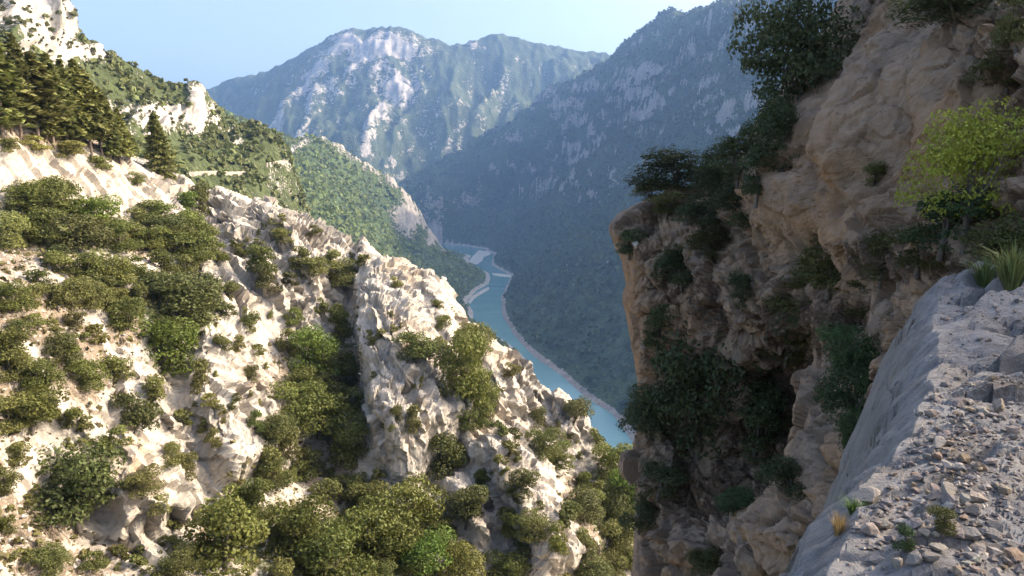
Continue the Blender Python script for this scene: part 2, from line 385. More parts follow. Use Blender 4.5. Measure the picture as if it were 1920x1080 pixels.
M_FARM = far_material('wooded_slope', (.5, .44, .37), (.32, .29, .26), (.05, .072, .024), (.085, .115, .036), 40, 0.9, 6.0)
rock_m = rock
me = mesh_np('left_bank_slope', Pm, grid_faces(*Pm.shape[:2]), True, {'rock': np.maximum(rock, shore * 1.5)}, M_FARM)
obj('slope_left_bank', me, kind='structure')
BV_M = bvh_of(Pm)

# --- upper left hillside with cliff band and road
sky_l = [(-150, -130, 330), (-60, -70, 330), (0, -50, 330), (60, -15, 335), (100, 5, 340), (128, 52, 352), (150, 72, 358), (200, 103, 372), (245, 128, 388), (290, 150, 402), (330, 163, 415), (368, 166, 422), (386, 182, 428), (398, 205, 435),
         (450, 250, 452), (500, 280, 468), (545, 300, 482), (562, 350, 484), (590, 440, 488), (640, 560, 495)]
SK = np.array(P3(sky_l)); ctrl = [tuple(p) for p in densify(SK, 44)]
ctrl += [tuple(p) for p in P3([(20, 100, 275), (-100, 100, 250), (120, 150, 320), (200, 200, 340), (300, 215, 388), (340, 250, 392), (250, 262, 335), (150, 260, 290), (0, 230, 240), (-120, 260, 210),
                               (400, 322, 352), (350, 300, 345), (430, 326, 372), (470, 322, 392), (520, 306, 436), (545, 318, 450), (440, 280, 420), (380, 260, 400), (330, 340, 320), (430, 450, 335), (540, 470, 415), (500, 560, 350), (470, 400, 360), (520, 370, 415), (600, 700, 440), (250, 360, 270), (0, 330, 200)])]
ctrl += [(p[0] - 20, p[1] + 45, p[2] - 25) for p in SK] + [(p[0] - 20, p[1] + 160, p[2] - 150) for p in SK[8:]]
Pl = hf_sheet(ctrl, -180, 680, 430, 190, 640, 280, 8)
x, y, z = Pl[..., 0], Pl[..., 1], Pl[..., 2]; ppx, ppy = project(Pl)
def blob(cx, cy_, sx, sy): return np.exp(-((ppx - cx) / sx) ** 2 - ((ppy - cy_) / sy) ** 2)
fr = sstep(-25, -8, np.interp(ppx, [a[0] for a in sky_l], [a[2] for a in sky_l]) - y)
fr = 1 - sstep(0, 12, y - np.interp(ppx, [a[0] for a in sky_l], [a[2] for a in sky_l]))
rk = fr * np.clip(1.2 * blob(40, 40, 70, 38) + blob(110, 95, 60, 16) + .9 * blob(95, 40, 28, 35) + blob(185, 100, 22, 16) + 1.25 * blob(362, 208, 17, 42) + 1.1 * blob(290, 225, 55, 25) + .6 * blob(215, 215, 30, 25) + .5 * blob(440, 262, 28, 26) + .45 * blob(400, 215, 20, 25), 0, 1.25)
w1, w2, cid = worley(Pl / np.array([9, 9, 20])); 
nl = normals(Pl)
for line, A, w in [([(350, 172), (342, 215), (326, 255)], 3, 45), ([(318, 205), (300, 235), (296, 255)], 4, 25), ([(255, 205), (235, 235), (225, 255)], 5, 40), ([(0, 0), (0, 80), (10, 110)], 6, 60), ([(85, -10), (80, 40), (95, 90)], 6, 30)]:
    dist, side, par = polydist(ppx, ppy, line)
    dd = fr * A * np.where(side > 0, np.exp(-(dist / w) ** 2), np.exp(-(dist / 4) ** 2)) * (1 - sstep(.8, 1, par))
    Pl += nl * dd[..., None]
Pl += nl * ((rk * (4 * cid + 3.5 * np.clip(w2 - w1, 0, .5) + 4 * fbm(Pl / 10, 4)) + fbm(Pl / 22, 5, .6) * 4 * (0.3 + 0.7 * fr)))[..., None]
nl = normals(Pl)
rock = 0.08 + 0.5 * (0.62 - nl[..., 2]) + 0.95 * rk + .25 * fbm(Pl / 30, 4)
M_HILL = far_material('scrubby_hillside', (.66, .6, .52), (.42, .38, .33), (.045, .058, .022), (.07, .085, .032), 9, 0.7, 2.6)
rkl_mask = np.maximum(rk, fr * 1.2 * np.clip(blob(368, 190, 30, 40) * 1.6, 0, 1))
me = mesh_np('left_hillside', Pl, grid_faces(*Pl.shape[:2]), True, {'rock': rock}, M_HILL)
obj('hillside_left', me, kind='structure')
BV_L = bvh_of(Pl)
print('far terrain', round(time.time() - T0, 1))

# --- valley floor and river
def plane(name, z, x0, x1, y0, y1, mat):
    me = mesh_np(name, [(x0, y0, z), (x1, y0, z), (x1, y1, z), (x0, y1, z)], [(0, 1, 2, 3)], False, None, mat); return obj(name, me, kind='structure')
t = NT('valley_ground'); plane('ground', RIVER_Z - 30, -9000, 9000, -3000, 12000, t.done((.12, .12, .08), .95))
t = NT('river_water'); pos = t.pos()
wc = t.mix(t.ramp(t.noise(.012, 4, .6, pos), .4, .65), (.12, .255, .26), (.15, .3, .3))
t.p.inputs['IOR'].default_value = 1.33; t.p.inputs['Specular IOR Level'].default_value = 0.5
M_WATER = t.done(wc, .12, t.bump(t.noise(.35, 4, .6, t.mapped((1, .5, 1), (0, 0, 0), pos)), .12, .3))
plane('river', RIVER_Z, -900, 420, 420, 3900, M_WATER)
t = NT('river_gravel'); M_BAR = t.done(t.mix(t.ramp(t.noise(.08, 5, .6), .35, .65), (.36, .33, .29), (.5, .46, .4)), .9)
for poly in ([(872, 494), (884, 480), (897, 467), (926, 470), (921, 477), (908, 482), (905, 490), (893, 499)], [(919, 511), (940, 513), (966, 516), (962, 521), (940, 519), (922, 516)], [(873, 569), (882, 556), (900, 545), (919, 535), (921, 541), (904, 551), (888, 561), (879, 573)]):
    b = np.array(lv(poly)); c = b.mean(0); n = len(b); V = np.concatenate([b + [0, 0, -1.5], c + (b - c) * .8 + [0, 0, .5]]); F = [(i, (i + 1) % n, n + (i + 1) % n, n + i) for i in range(n)]
    me = bpy.data.meshes.new('gravel_bar'); me.from_pydata(V.tolist(), [], F + [tuple(range(n, 2 * n))]); me.materials.append(M_BAR); obj('gravel_bar', me, kind='structure')

# ------------------------------------------------------------------ sunlit limestone ridge across the ravine
ridge_crest = [(345, 345, 120), (400, 368, 125), (480, 398, 125), (560, 414, 124), (640, 452, 122), (700, 500, 118), (740, 521, 117), (820, 572, 115), (880, 628, 114), (950, 690, 113),
               (1010, 752, 112), (1040, 782, 111), (1100, 818, 110), (1150, 866, 109), (1210, 900, 108), (1300, 960, 106), (1400, 1040, 104)]
RC = np.array(P3(ridge_crest)); ctrl = [tuple(p) for p in densify(RC, 40)]
ctrl += [tuple(p) for p in P3([(-200, 262, 76), (-100, 270, 80), (0, 280, 84), (100, 286, 92), (200, 310, 100), (270, 326, 110),
    (-200, 200, 96), (-100, 215, 100), (0, 240, 105), (100, 262, 110), (230, 292, 118), (300, 318, 124),
    (-200, 405, 72), (-100, 402, 76), (0, 396, 80), (120, 388, 88), (220, 386, 98), (300, 376, 108), (340, 362, 117),
    (0, 500, 68), (100, 520, 72), (250, 500, 84), (400, 500, 100), (550, 520, 108), (640, 560, 110),
    (0, 650, 58), (130, 640, 66), (300, 640, 78), (450, 640, 90), (600, 650, 98), (690, 620, 100), (800, 660, 102), (950, 785, 103), (1100, 890, 102),
    (0, 800, 54), (150, 800, 60), (300, 800, 70), (430, 800, 78), (560, 800, 86), (700, 800, 88), (850, 800, 92), (1000, 900, 92), (1190, 950, 98), (1300, 1000, 97),
    (0, 950, 51), (130, 950, 57), (300, 950, 65), (450, 950, 70), (600, 950, 76), (750, 950, 80), (900, 950, 84), (1050, 1000, 86), (1190, 1080, 88),
    (0, 1080, 48), (200, 1080, 54), (400, 1080, 60), (600, 1080, 66), (800, 1080, 72), (1000, 1080, 78), (0, 1250, 43), (400, 1250, 52), (800, 1250, 60), (1190, 1250, 78), (1400, 1200, 86),
    (-180, 500, 60), (-180, 650, 50), (-180, 900, 46), (-180, 1100, 42)])]
ctrl += [(p[0] + 3, p[1] + 14, p[2] - 7) for p in RC] + [(p[0] + 10, p[1] + 60, p[2] - 55) for p in RC]
ctrl += [(p[0] - 6, p[1] + 10, p[2] + 3.0) for p in P3([(-200, 200, 96), (0, 240, 105), (100, 262, 110)])] + [(-115, 150, 10), (-75, 160, 3), (-62, 190, -20)]
Pn = hf_sheet(ctrl, -200, 1420, 800, 33, 175, 470, 3.0)
Nb = normals(Pn); x, y, z = Pn[..., 0], Pn[..., 1], Pn[..., 2]; ppx, ppy = project(Pn)
behind = sstep(0, 4, y - np.interp(ppx, [a[0] for a in ridge_crest], [a[2] for a in ridge_crest])) * (ppx > 330)
def blob(cx, cy_, sx, sy): return np.exp(-((ppx - cx) / sx) ** 2 - ((ppy - cy_) / sy) ** 2)
def mblob(l):
    o = np.zeros_like(ppx)
    for a in l: o = np.maximum(o, blob(*a[:4]) * (a[4] if len(a) > 4 else 1))
    return o
wob = 10 * fbm(Pn / 2.2, 3); wx = ppx + wob; wy = ppy + 10 * fbm(Pn / 2.2 + 9, 3)
disp = np.zeros_like(x)
fins = [  # polyline of the steep left lip, height, width to the right
    ([(668, 515), (670, 580), (686, 700), (700, 800), (738, 905)], 5.0, 170), ([(780, 560), (800, 640), (822, 740), (838, 840)], 1.6, 70),
    ([(872, 845), (915, 930), (975, 1050), (1010, 1110)], 4.6, 120), ([(835, 890), (850, 960), (900, 1040)], 2.6, 60),
    ([(362, 640), (350, 760), (395, 860), (440, 925)], 3.2, 130), ([(205, 840), (196, 930), (220, 1020)], 3.0, 170),
    ([(395, 372), (450, 470), (520, 600)], 1.8, 110), ([(480, 410), (540, 500), (610, 600)], 1.6, 80), ([(560, 540), (575, 600), (600, 640)], 1.4, 60), ([(640, 460), (600, 500), (640, 560)], 1.2, 60),
    ([(925, 640), (985, 740), (1060, 850)], 1.8, 90), ([(880, 615), (900, 700), (930, 800)], 1.5, 60), ([(1000, 720), (1040, 800), (1100, 900)], 1.3, 80), ([(480, 760), (500, 880), (520, 900)], 1.0, 60),
    ([(255, 730), (300, 800), (350, 850)], 1.2, 60), ([(720, 830), (745, 880), (760, 910)], 1.0, 80), ([(700, 620), (740, 720), (800, 860)], 1.0, 60), ([(1080, 790), (1110, 880), (1140, 960)], 1.0, 50)]
for line, A, w in fins:
    dist, side, par = polydist(wx, wy, line)
    prof = np.where(side > 0, np.exp(-(dist / w) ** 2), np.exp(-(dist / 7.0) ** 2)) * sstep(0, .12, par + .06) * (1 - sstep(.86, 1, par))
    disp += A * prof
for line, A, w in [([(640, 560), (640, 700), (600, 850), (690, 960)], 3.2, 55), ([(860, 640), (885, 800), (830, 890)], 2.2, 38), ([(320, 690), (330, 800), (420, 970)], 1.6, 45), ([(1100, 880), (1150, 1000), (1180, 1100)], 1.5, 50)]:
    dist, side, par = polydist(wx, wy, line); disp -= A * np.exp(-(dist / w) ** 2)
Pn = Pn + Nb * (disp * (1 - .7 * behind))[..., None]
Pn, (ppx, ppy, behind) = resample(Pn, [ppx, ppy, behind], 1); Pn, (ppx, ppy, behind) = resample(Pn, [ppx, ppy, behind], 0, .5)
Nb = normals(Pn); disp = np.zeros_like(ppx)
# which parts are bare rock, scree / soil or ground-cover
soil = mblob([(20, 470, 75, 45), (60, 590, 90, 60), (150, 680, 70, 80), (30, 990, 130, 70), (120, 1060, 120, 40), (230, 620, 40, 40), (640, 870, 40, 50, .8), (-60, 700, 100, 300), (520, 700, 60, 120, .7), (260, 460, 40, 30, .8), (1090, 960, 70, 90, .9), (600, 1000, 200, 80), (420, 1000, 80, 60), (1150, 1020, 60, 90, .7), (290, 540, 60, 40, .6), (150, 265, 160, 22, .8), (640, 700, 50, 120)])
bare = mblob([(150, 335, 190, 42), (320, 350, 50, 25), (480, 460, 120, 60), (600, 450, 80, 40), (480, 560, 90, 70), (430, 760, 80, 110), (300, 930, 90, 95), (300, 800, 60, 60, .8), (740, 600, 70, 100), (760, 760, 80, 130), (640, 520, 50, 40), (930, 950, 80, 110), (950, 760, 80, 90), (1040, 800, 70, 60), (400, 400, 50, 40), (570, 590, 50, 50), (880, 560, 60, 50), (1000, 1040, 50, 60)])
bare = np.clip(bare * 1.25 - 0.55 * mblob([(640, 700, 38, 120), (860, 720, 32, 90), (600, 1000, 200, 80)]), 0, 1)
soil = np.clip(soil * 1.1 - 0.6 * bare, 0, 1)
# blocky jointed limestone: beds run down to the right, parallel to the crest
e1 = np.array([.856, -.2, -.475]); e1 /= np.linalg.norm(e1); e3 = np.cross(e1, [0.2, -.75, .62]); e3 /= np.linalg.norm(e3); e2 = np.cross(e3, e1)
B = np.stack([Pn @ e1, Pn @ e2, Pn @ e3], -1); B = B + 0.9 * np.stack([fbm(Pn / 5 + k * 7, 3) for k in range(3)], -1)
steep = mblob([(740, 720, 110, 200), (430, 770, 90, 120), (930, 960, 90, 120)])          # the standing fins: joints nearly vertical
B2 = np.stack([Pn[..., 0] * .95 + Pn[..., 2] * .25, Pn[..., 1], Pn[..., 2] * .33 - Pn[..., 0] * .12], -1) + 0.8 * np.stack([fbm(Pn / 4 + k * 5, 3) for k in range(3)], -1)
rk = (0.25 + 0.75 * bare) * (1 - .55 * np.clip(1.4 * mblob([(150, 335, 170, 40), (60, 330, 80, 40)]), 0, 1))
crack = np.zeros_like(ppx); blk = np.zeros_like(ppx)
for BB, wgt, sc_ in ((B, 1 - steep, np.array([11.0, 3.4, 1.9])), (B2, steep, np.array([1.9, 2.6, 3.4]))):
    for k, a in ((1.0, .95), (.36, .2), (.14, .04)):
        w1, w2, cid, fac = worley(BB / (sc_ * k) + 3.1 * k, True)
        gap = 1 - sstep(0.0, 0.12, w2 - w1)
        blk += wgt * a * ((cid - .5) * .7 + 1.1 * fac - .3 * gap)
        crack = np.maximum(crack, wgt * gap * (1.0 if k > .3 else .5))
for BB, wgt, per in ((B[..., 2], 1 - steep, 2.9), (B2[..., 0] + .3 * B2[..., 1], steep, 2.7)):
    for kk, aa in ((1.0, 1.5), (.31, .28)):
        tb = BB / (per * kk * (1 + .35 * fbm(Pn / 25 + 2, 2))) + .7 * fbm(Pn / 6 + 3 * kk, 3); fb = tb - np.floor(tb)
        blk += wgt * aa * (fb - .5) * (.5 + .9 * sstep(-.3, .3, fbm(Pn / 5 + 8 * kk, 2)))
        crack = np.maximum(crack, wgt * (1 - sstep(.0, .07, fb)) * (.9 if kk == 1 else .5))
disp += rk * blk * (1 - .6 * soil) + (fbm(Pn / 6, 3, .5) * .9) * (1 - .6 * behind)
disp += soil * (1 - bare) * (fbm(Pn / .6, 2) * .12)
Pn = Pn + Nb * (disp * (1 - .7 * behind))[..., None]
veg = np.clip(.30 + .25 * fbm(Pn / 9, 3) - .45 * bare - .25 * soil + .5 * mblob([(640, 700, 40, 130), (600, 1010, 260, 90), (860, 720, 40, 100), (1140, 960, 60, 100), (100, 440, 120, 60), (330, 580, 90, 80)]) + .5 * behind, 0, 1)
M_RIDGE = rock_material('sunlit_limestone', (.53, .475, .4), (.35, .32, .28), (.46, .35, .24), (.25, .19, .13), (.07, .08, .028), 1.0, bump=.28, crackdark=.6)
stain = .75 * mblob([(55, 480, 70, 22), (280, 480, 26, 14), (240, 845, 40, 14), (215, 900, 16, 60), (150, 930, 30, 14), (880, 985, 18, 40), (610, 860, 30, 20), (640, 850, 30, 20), (150, 335, 160, 40, .4)]) * (0.6 + fbm(Pn / 1.5, 3))
soil_n, bare_n, veg_n = soil, bare, veg
me = mesh_np('limestone_ridge', Pn, grid_faces(*Pn.shape[:2]), False, {'crack': crack * rk, 'soil': soil, 'veg': veg, 'stain': np.clip(stain, 0, 1)}, M_RIDGE)
obj('ridge_limestone', me, kind='structure')
BV_N = bvh_of(Pn)
print('ridge', round(time.time() - T0, 1))

# ------------------------------------------------------------------ near cliff on the right (shaded)
sil = [(-160, 1640), (-60, 1600), (0, 1570), (60, 1545), (130, 1490), (200, 1432), (250, 1405), (285, 1385), (320, 1345), (350, 1290), (370, 1225), (385, 1190), (400, 1160), (420, 1143), (450, 1142), (480, 1150), (540, 1160), (600, 1176),
       (680, 1190), (760, 1201), (850, 1197), (940, 1191), (1080, 1186), (1260, 1180)]
ctrl_c = [(xx, yy, Y) for xx, yy, Y in [(1570, 0, 30), (1545, 60, 30), (1490, 130, 31), (1432, 200, 32), (1385, 285, 33.5), (1345, 320, 35), (1290, 350, 37), (1225, 370, 38), (1160, 400, 37.5), (1143, 430, 36.5), (1150, 480, 36), (1176, 600, 35.5), (1190, 680, 35), (1201, 760, 34.5),
    (1197, 850, 34), (1191, 940, 33.5), (1186, 1080, 33), (1180, 1260, 32), (1640, -160, 30),
    (1250, 450, 34), (1300, 500, 32.5), (1250, 600, 33), (1300, 700, 31.5), (1260, 850, 32), (1280, 1000, 30), (1350, 1080, 26), (1350, 420, 31), (1400, 400, 27.5), (1440, 330, 26), (1400, 500, 29), (1400, 600, 28), (1480, 600, 25), (1500, 500, 23), (1560, 450, 20),
    (1500, 230, 26), (1560, 140, 26.5), (1620, 60, 26), (1480, 290, 25), (1600, 250, 21), (1700, 150, 20), (1750, 300, 16.5), (1900, 300, 13), (1900, 100, 15), (1900, 0, 16), (1750, 0, 21), (2100, 0, 13.5), (2100, 300, 11.5), (1640, 350, 19), (1650, 450, 17),
    (1800, 450, 13.5), (2100, 500, 10.5), (1900, 480, 12), (1480, 720, 27), (1480, 800, 27), (1420, 880, 28), (1380, 780, 30), (1540, 700, 23), (1440, 960, 25), (1400, 1060, 23), (1420, 1250, 19), (1490, 950, 20.5), (1505, 1080, 16.5), (1520, 850, 20), (1540, 780, 20.5), (1560, 640, 20), (1600, 600, 18.5), (1620, 700, 17), (1600, 850, 15.5), (1590, 1000, 13.5),
    (1650, 560, 16), (1750, 540, 14), (1800, 700, 12.5), (1700, 900, 12.5), (1700, 1250, 10), (2100, 900, 10), (2100, 1250, 9), (1500, 1260, 13), (1300, 1260, 24), (1700, -160, 24), (1900, -160, 19), (2100, -160, 16)]]
cev = rbf_fit([(a / 100., b / 100., c) for a, b, c in ctrl_c], 0.25)
NR, NC, NBACK = 430, 400, 26
pyr = np.linspace(1250, -150, NR); xl = np.interp(pyr, [a for a, b in sil], [b for a, b in sil])
tt = np.linspace(0, 1, NC) ** 1.12
GX = xl[:, None] + tt[None] * (2120 - xl[:, None]); GY = np.repeat(pyr[:, None], NC, 1)
D = cev(GX / 100, GY / 100)
# the rock turns away at its left edge
D = D + 1.6 * (1 - np.sqrt(np.clip(1 - (1 - np.clip((GX - xl[:, None]) / 46.0, 0, 1)) ** 2, 0, 1)))
Pk = unproj(GX, GY, D)
back = []
for k in range(NBACK, 0, -1):
    s_ = (k / NBACK) ** 1.5 * 26
    b = Pk[:, 0].copy(); b[:, 1] += s_; b[:, 0] += s_ * 0.16 + 0.02 * s_ ** 2; b[:, 2] -= .3 * s_; back.append(b)
Pk = np.concatenate([np.stack(back, 1), Pk], 1)
kx, ky = project(Pk); kx[:, :NBACK] = kx[:, NBACK:NBACK + 1]; ky[:, :NBACK] = ky[:, NBACK:NBACK + 1]
Nk = normals(Pk)
ppx, ppy = kx, ky
wob = 14 * fbm(Pk / 1.6, 3); wx = ppx + wob; wy = ppy + 14 * fbm(Pk / 1.6 + 9, 3)
disp = np.zeros_like(ppx)
face = mblob([(1600, 230, 130, 170), (1720, 200, 120, 140), (1480, 380, 80, 60), (1560, 380, 110, 60)])
face = np.clip(face * 1.5, 0, 1)
for line, A, w in [([(1640, 60), (1590, 200), (1575, 240), (1545, 330)], .55, 90), ([(1500, 120), (1440, 290), (1400, 380)], .5, 80), ([(1790, 100), (1760, 200), (1770, 330)], .5, 80), ([(1560, 330), (1620, 390), (1660, 430)], .5, 60),
                   ([(1500, 700), (1505, 800), (1480, 930), (1490, 1080)], 1.3, 80), ([(1420, 930), (1410, 1000), (1430, 1100)], .9, 60), ([(1230, 620), (1215, 760), (1225, 900)], .9, 60), ([(1330, 470), (1320, 560), (1290, 700)], .8, 70), ([(1180, 880), (1260, 930), (1300, 1080)], .8, 60)]:
    dist, side, par = polydist(wx, wy, line)
    disp += A * np.where(side > 0, np.exp(-(dist / w) ** 2), np.exp(-(dist / 8) ** 2)) * sstep(0, .1, par + .05) * (1 - sstep(.88, 1, par))
for line, A, w in [([(1470, 680), (1470, 800), (1440, 900)], 1.6, 60), ([(1250, 480), (1280, 600), (1260, 700)], .6, 40), ([(1380, 440), (1500, 520), (1640, 520)], .5, 50), ([(1570, 560), (1600, 700), (1580, 800)], .6, 35), ([(1150, 460), (1156, 530)], .9, 20)]:
    dist, side, par = polydist(wx, wy, line); disp -= A * np.exp(-(dist / w) ** 2)
edge = sstep(0, 40, ppx - np.interp(ppy, [a for a, b in sil], [b for a, b in sil]))
Pk = Pk + Nk * (disp * (.45 + .55 * edge))[..., None]
Pk, (ppx, ppy, face, edge) = resample(Pk, [ppx, ppy, face, edge], 1, .6); Pk, (ppx, ppy, face, edge) = resample(Pk, [ppx, ppy, face, edge], 0, .5)
Nk = normals(Pk); disp = np.zeros_like(ppx)
crack = np.zeros_like(ppx); blk = np.zeros_like(ppx)
B = np.stack([Pk[..., 0] + .35 * Pk[..., 2], Pk[..., 1], Pk[..., 2] - .4 * Pk[..., 0]], -1) + .28 * np.stack([fbm(Pk / 2.0 + k * 7, 3) for k in range(3)], -1)
for k, a in ((1.0, .75), (.4, .34), (.16, .14), (.07, .05)):
    w1, w2, cid, fac = worley(B / (np.array([1.8, 2.1, 2.2]) * k) + 5.3 * k, True)
    gap = 1 - sstep(0, .12, w2 - w1)
    blk += a * ((cid - .5) * .6 + 1.0 * fac - .25 * gap); crack = np.maximum(crack, gap * (1. if k > .3 else .5))
rk = 1 - .82 * face
disp += rk * blk + face * (fbm(Pk / 1.2, 4) * .4 + ridged(np.stack([Pk[..., 0] * 1.2 + Pk[..., 2] * .8, Pk[..., 1], Pk[..., 2] * .25], -1) / 1.2, 5) * .14) + fbm(Pk / 3.0, 4, .55) * .9 + ridged(Pk / .5, 3, .6) * .06
to_c = np.array([0, 0, CAMZ]) - Pk; to_c /= np.linalg.norm(to_c, axis=-1, keepdims=True)
gz = sstep(.05, .5, np.abs((Nk * to_c).sum(-1))); gz[:, :NBACK] = 1                 # no long splinters on faces that run along the grid
Pk = Pk + Nk * (disp * (.3 + .7 * edge) * (.25 + .75 * gz))[..., None]
soil = np.clip(mblob([(1500, 620, 120, 70), (1440, 760, 80, 110), (1260, 400, 80, 30), (1640, 480, 80, 40), (1340, 930, 90, 60), (1340, 560, 60, 60, .7), (1880, 130, 60, 90, .8), (1720, 500, 120, 30)]) - .5 * face, 0, 1)
veg = np.clip(.12 + .3 * fbm(Pk / 3, 3) + .25 * soil - .6 * face, 0, 1)
stain = np.clip(mblob([(1165, 560, 36, 100), (1203, 760, 30, 160), (1180, 490, 30, 40), (1600, 300, 150, 120, .45), (1560, 420, 90, 30, .5), (1520, 800, 20, 120, .5), (1500, 1000, 40, 90, .4), (1800, 250, 80, 100, .4)]) * (.55 + .7 * fbm(Pk / 1.0, 3)), 0, .95)
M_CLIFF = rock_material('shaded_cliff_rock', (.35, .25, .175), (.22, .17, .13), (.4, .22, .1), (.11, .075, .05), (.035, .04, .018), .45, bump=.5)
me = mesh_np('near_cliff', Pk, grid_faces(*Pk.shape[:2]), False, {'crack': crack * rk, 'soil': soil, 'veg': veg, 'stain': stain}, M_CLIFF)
obj('cliff_right', me, kind='structure')
BV_K = bvh_of(Pk)

# unseen slope right of the cliff top, added to shade ledge and cliff
xs = np.linspace(9.5, 70, 70); ys = np.linspace(-35, 44, 90); XX, YY = np.meshgrid(xs, ys)
lim = np.interp(YY, [-35, 8, 14, 20, 30, 44], [9, 10.5, 12.5, 17, 22, 27])
ZZ = -4 + np.clip(XX - lim, 0, None) * 1.25 + np.clip(XX - lim - 1, None, 0) * 4; ZZ = np.minimum(ZZ, 11 + .2 * (XX - lim)); ZZ = ZZ - np.clip(YY - 33, 0, None) * 3
Ph = np.stack([XX, YY, ZZ], -1); Ph[..., 2] += fbm(Ph / 6, 4) * 2.0
obj('shading_hillside', mesh_np('shading_hillside_mesh', Ph, grid_faces(*Ph.shape[:2]), True, {'crack': 0 * XX, 'soil': .4 + 0 * XX, 'veg': .5 + 0 * XX, 'stain': 0 * XX}, M_CLIFF), kind='structure')

# ------------------------------------------------------------------ foreground ledge
ED = np.array([(-1.4, -1.0), (0.2, 1.3), (1.24, 2.87), (1.72, 3.5), (2.85, 5.0), (3.9, 6.6), (5.3, 9.1), (7.0, 12.0), (8.6, 14.5)])
def ledge_z(X, Y, detail=True):
    dist, side, par = polydist(X, Y, ED)
    P = np.stack([X, Y, 0 * X], -1)
    s_ = np.where(side > 0, dist, -dist) + .14 * fbm(P / .9, 3)
    a = np.clip(-s_, 0, None)
    z_ = -(1.0 * a + 1.5 * a * a + np.clip(a - 1.0, 0, None) ** 2 * 2)
    top = np.clip(s_, 0, None)
    st = (top * .9 - Y * .33 + .5 * fbm(P / 1.7, 3)) * 1.15                          # tilted beds crop out as low steps
    fr_ = st - np.floor(st); step = (np.floor(st) + sstep(.0, .16, fr_)) / 1.15
    z_ += np.where(s_ > 0, .05 * top + (.2 * (step - top * .9 + Y * .33)) * sstep(0, .5, top), 0)
    z_ += fbm(P / 1.3, 4) * .11 + fbm(P / .3, 3) * .025
    sl = sstep(.05, .4, a); z_ += sl * (ridged(np.stack([X * .5 + Y * .3, Y * 1.6 - X * .6, 0 * X], -1) / .9, 3) * .05 + fbm(P / .35, 4, .6) * .07)
    w1, w2, cid, fac = worley(np.stack([X, Y, z_ * .6], -1) / np.array([.55, .8, .7]), True); z_ = z_ + sl * ((cid - .5) * .1 + .16 * fac - .07 * (1 - sstep(0, .1, w2 - w1)))
    z_ -= np.clip(Y - 12.0 - .2 * (X - 7), 0, None) * 1.2
    bed_ = sstep(.1, .5, top) * sstep(4.6, 6.0, Y + .8 * fbm(P / 1.1 + 7, 2)); w1, w2, cid, fac = worley(np.stack([X + .3 * Y, Y, 0 * X + .2], -1) / np.array([1.3, .6, .8]), True); z_ = z_ + bed_ * ((cid - .5) * .16 + .3 * fac - .08 * (1 - sstep(0, .1, w2 - w1)))
    if detail:
        w1, w2, cid = worley(np.stack([X, Y, 0 * X + .37], -1) / np.array([.8, .42, .5])); z_ = z_ + (cid - .5) * .05 - .035 * (1 - sstep(0, .12, w2 - w1))
        w1, w2, cid = worley(np.stack([X, Y, 0 * X + .77], -1) / .17); z_ = z_ + (cid - .5) * .018
    return z_ - .02
pxs = np.linspace(1300, 2120, 330); Ys = np.exp(np.linspace(math.log(1.7), math.log(14.6), 300))
uu, YY = np.meshgrid((pxs - 960) / FPX * 1.03, Ys); XX = uu * YY
Pg = np.stack([XX, YY, ledge_z(XX, YY)], -1); ppx, ppy = project(Pg)
dist, side, par = polydist(XX, YY, ED); s_ = np.where(side > 0, dist, -dist)
Pp = np.stack([XX, YY, 0 * XX], -1)
gravel = sstep(.05, .35, s_) * (1 - .75 * sstep(4.8, 6.2, YY)) * np.clip(.45 + 1.1 * fbm(Pp / 1.3 + 3, 3) + .5 * mblob([(1760, 870, 130, 90), (1850, 720, 60, 40), (1700, 1000, 120, 60), (1840, 560, 80, 40)]) - 1.1 * mblob([(1850, 680, 70, 26), (1880, 830, 60, 50), (1640, 1030, 40, 40), (1890, 960, 50, 40), (1700, 800, 30, 20)]), 0, 1)
M_LEDGE = rock_material('grey_ledge_rock', (.27, .26, .255), (.15, .145, .15), (.25, .21, .17), (.175, .155, .14), (.05, .055, .02), .12, bump=.8, crackdark=.6)
me = mesh_np('ledge', Pg, grid_faces(*Pg.shape[:2]), False, {'crack': 0 * XX, 'soil': gravel, 'veg': 0 * XX, 'stain': np.clip(.5 * fbm(Pp / .5, 3) + .55 * sstep(.0, -.4, s_), 0, .6)}, M_LEDGE)
obj('ledge_ground', me, kind='structure')
BV_G = bvh_of(Pg)
print('near terrain', round(time.time() - T0, 1))

# ------------------------------------------------------------------ plants
def leaf_material(name, rough=.6, trans=.25):
    t = NT(name); oi = t.n('ShaderNodeObjectInfo')
    k = t.math('ADD', .62, t.math('MULTIPLY', t.attr('tint'), .76))
    hs = t.n('ShaderNodeHueSaturation'); t.l(oi.outputs['Color'], hs.inputs['Color']); t.l(k, hs.inputs['Value'])
    t.l(t.math('ADD', .485, t.math('MULTIPLY', t.attr('tint'), .03)), hs.inputs['Hue'])
    t.done(hs.outputs[0], rough)
    tr = t.n('ShaderNodeBsdfTranslucent'); t.l(hs.outputs[0], tr.inputs[0]); mx = t.n('ShaderNodeMixShader'); mx.inputs[0].default_value = trans
    t.l(t.p.outputs[0], mx.inputs[1]); t.l(tr.outputs[0], mx.inputs[2]); t.l(mx.outputs[0], t.out.inputs[0])
    return t.m
M_LEAF = leaf_material('leaves'); M_NEEDLE = leaf_material('needles', .7, .25)
def bark(name, a, b):
    t = NT(name); p = t.n('ShaderNodeTexCoord').outputs['Object']
    return t.done(t.mix(t.ramp(t.noise(14, 5, .65, t.mapped((1, 1, .25), (0, 0, 0), p)), .35, .65), a, b), .95)
M_BARK = bark('grey_bark', (.09, .075, .06), (.19, .165, .14)); M_PBARK = bark('pine_bark', (.12, .09, .07), (.26, .215, .18))
def unit(v): return v / (np.linalg.norm(v, axis=-1, keepdims=True) + 1e-9)
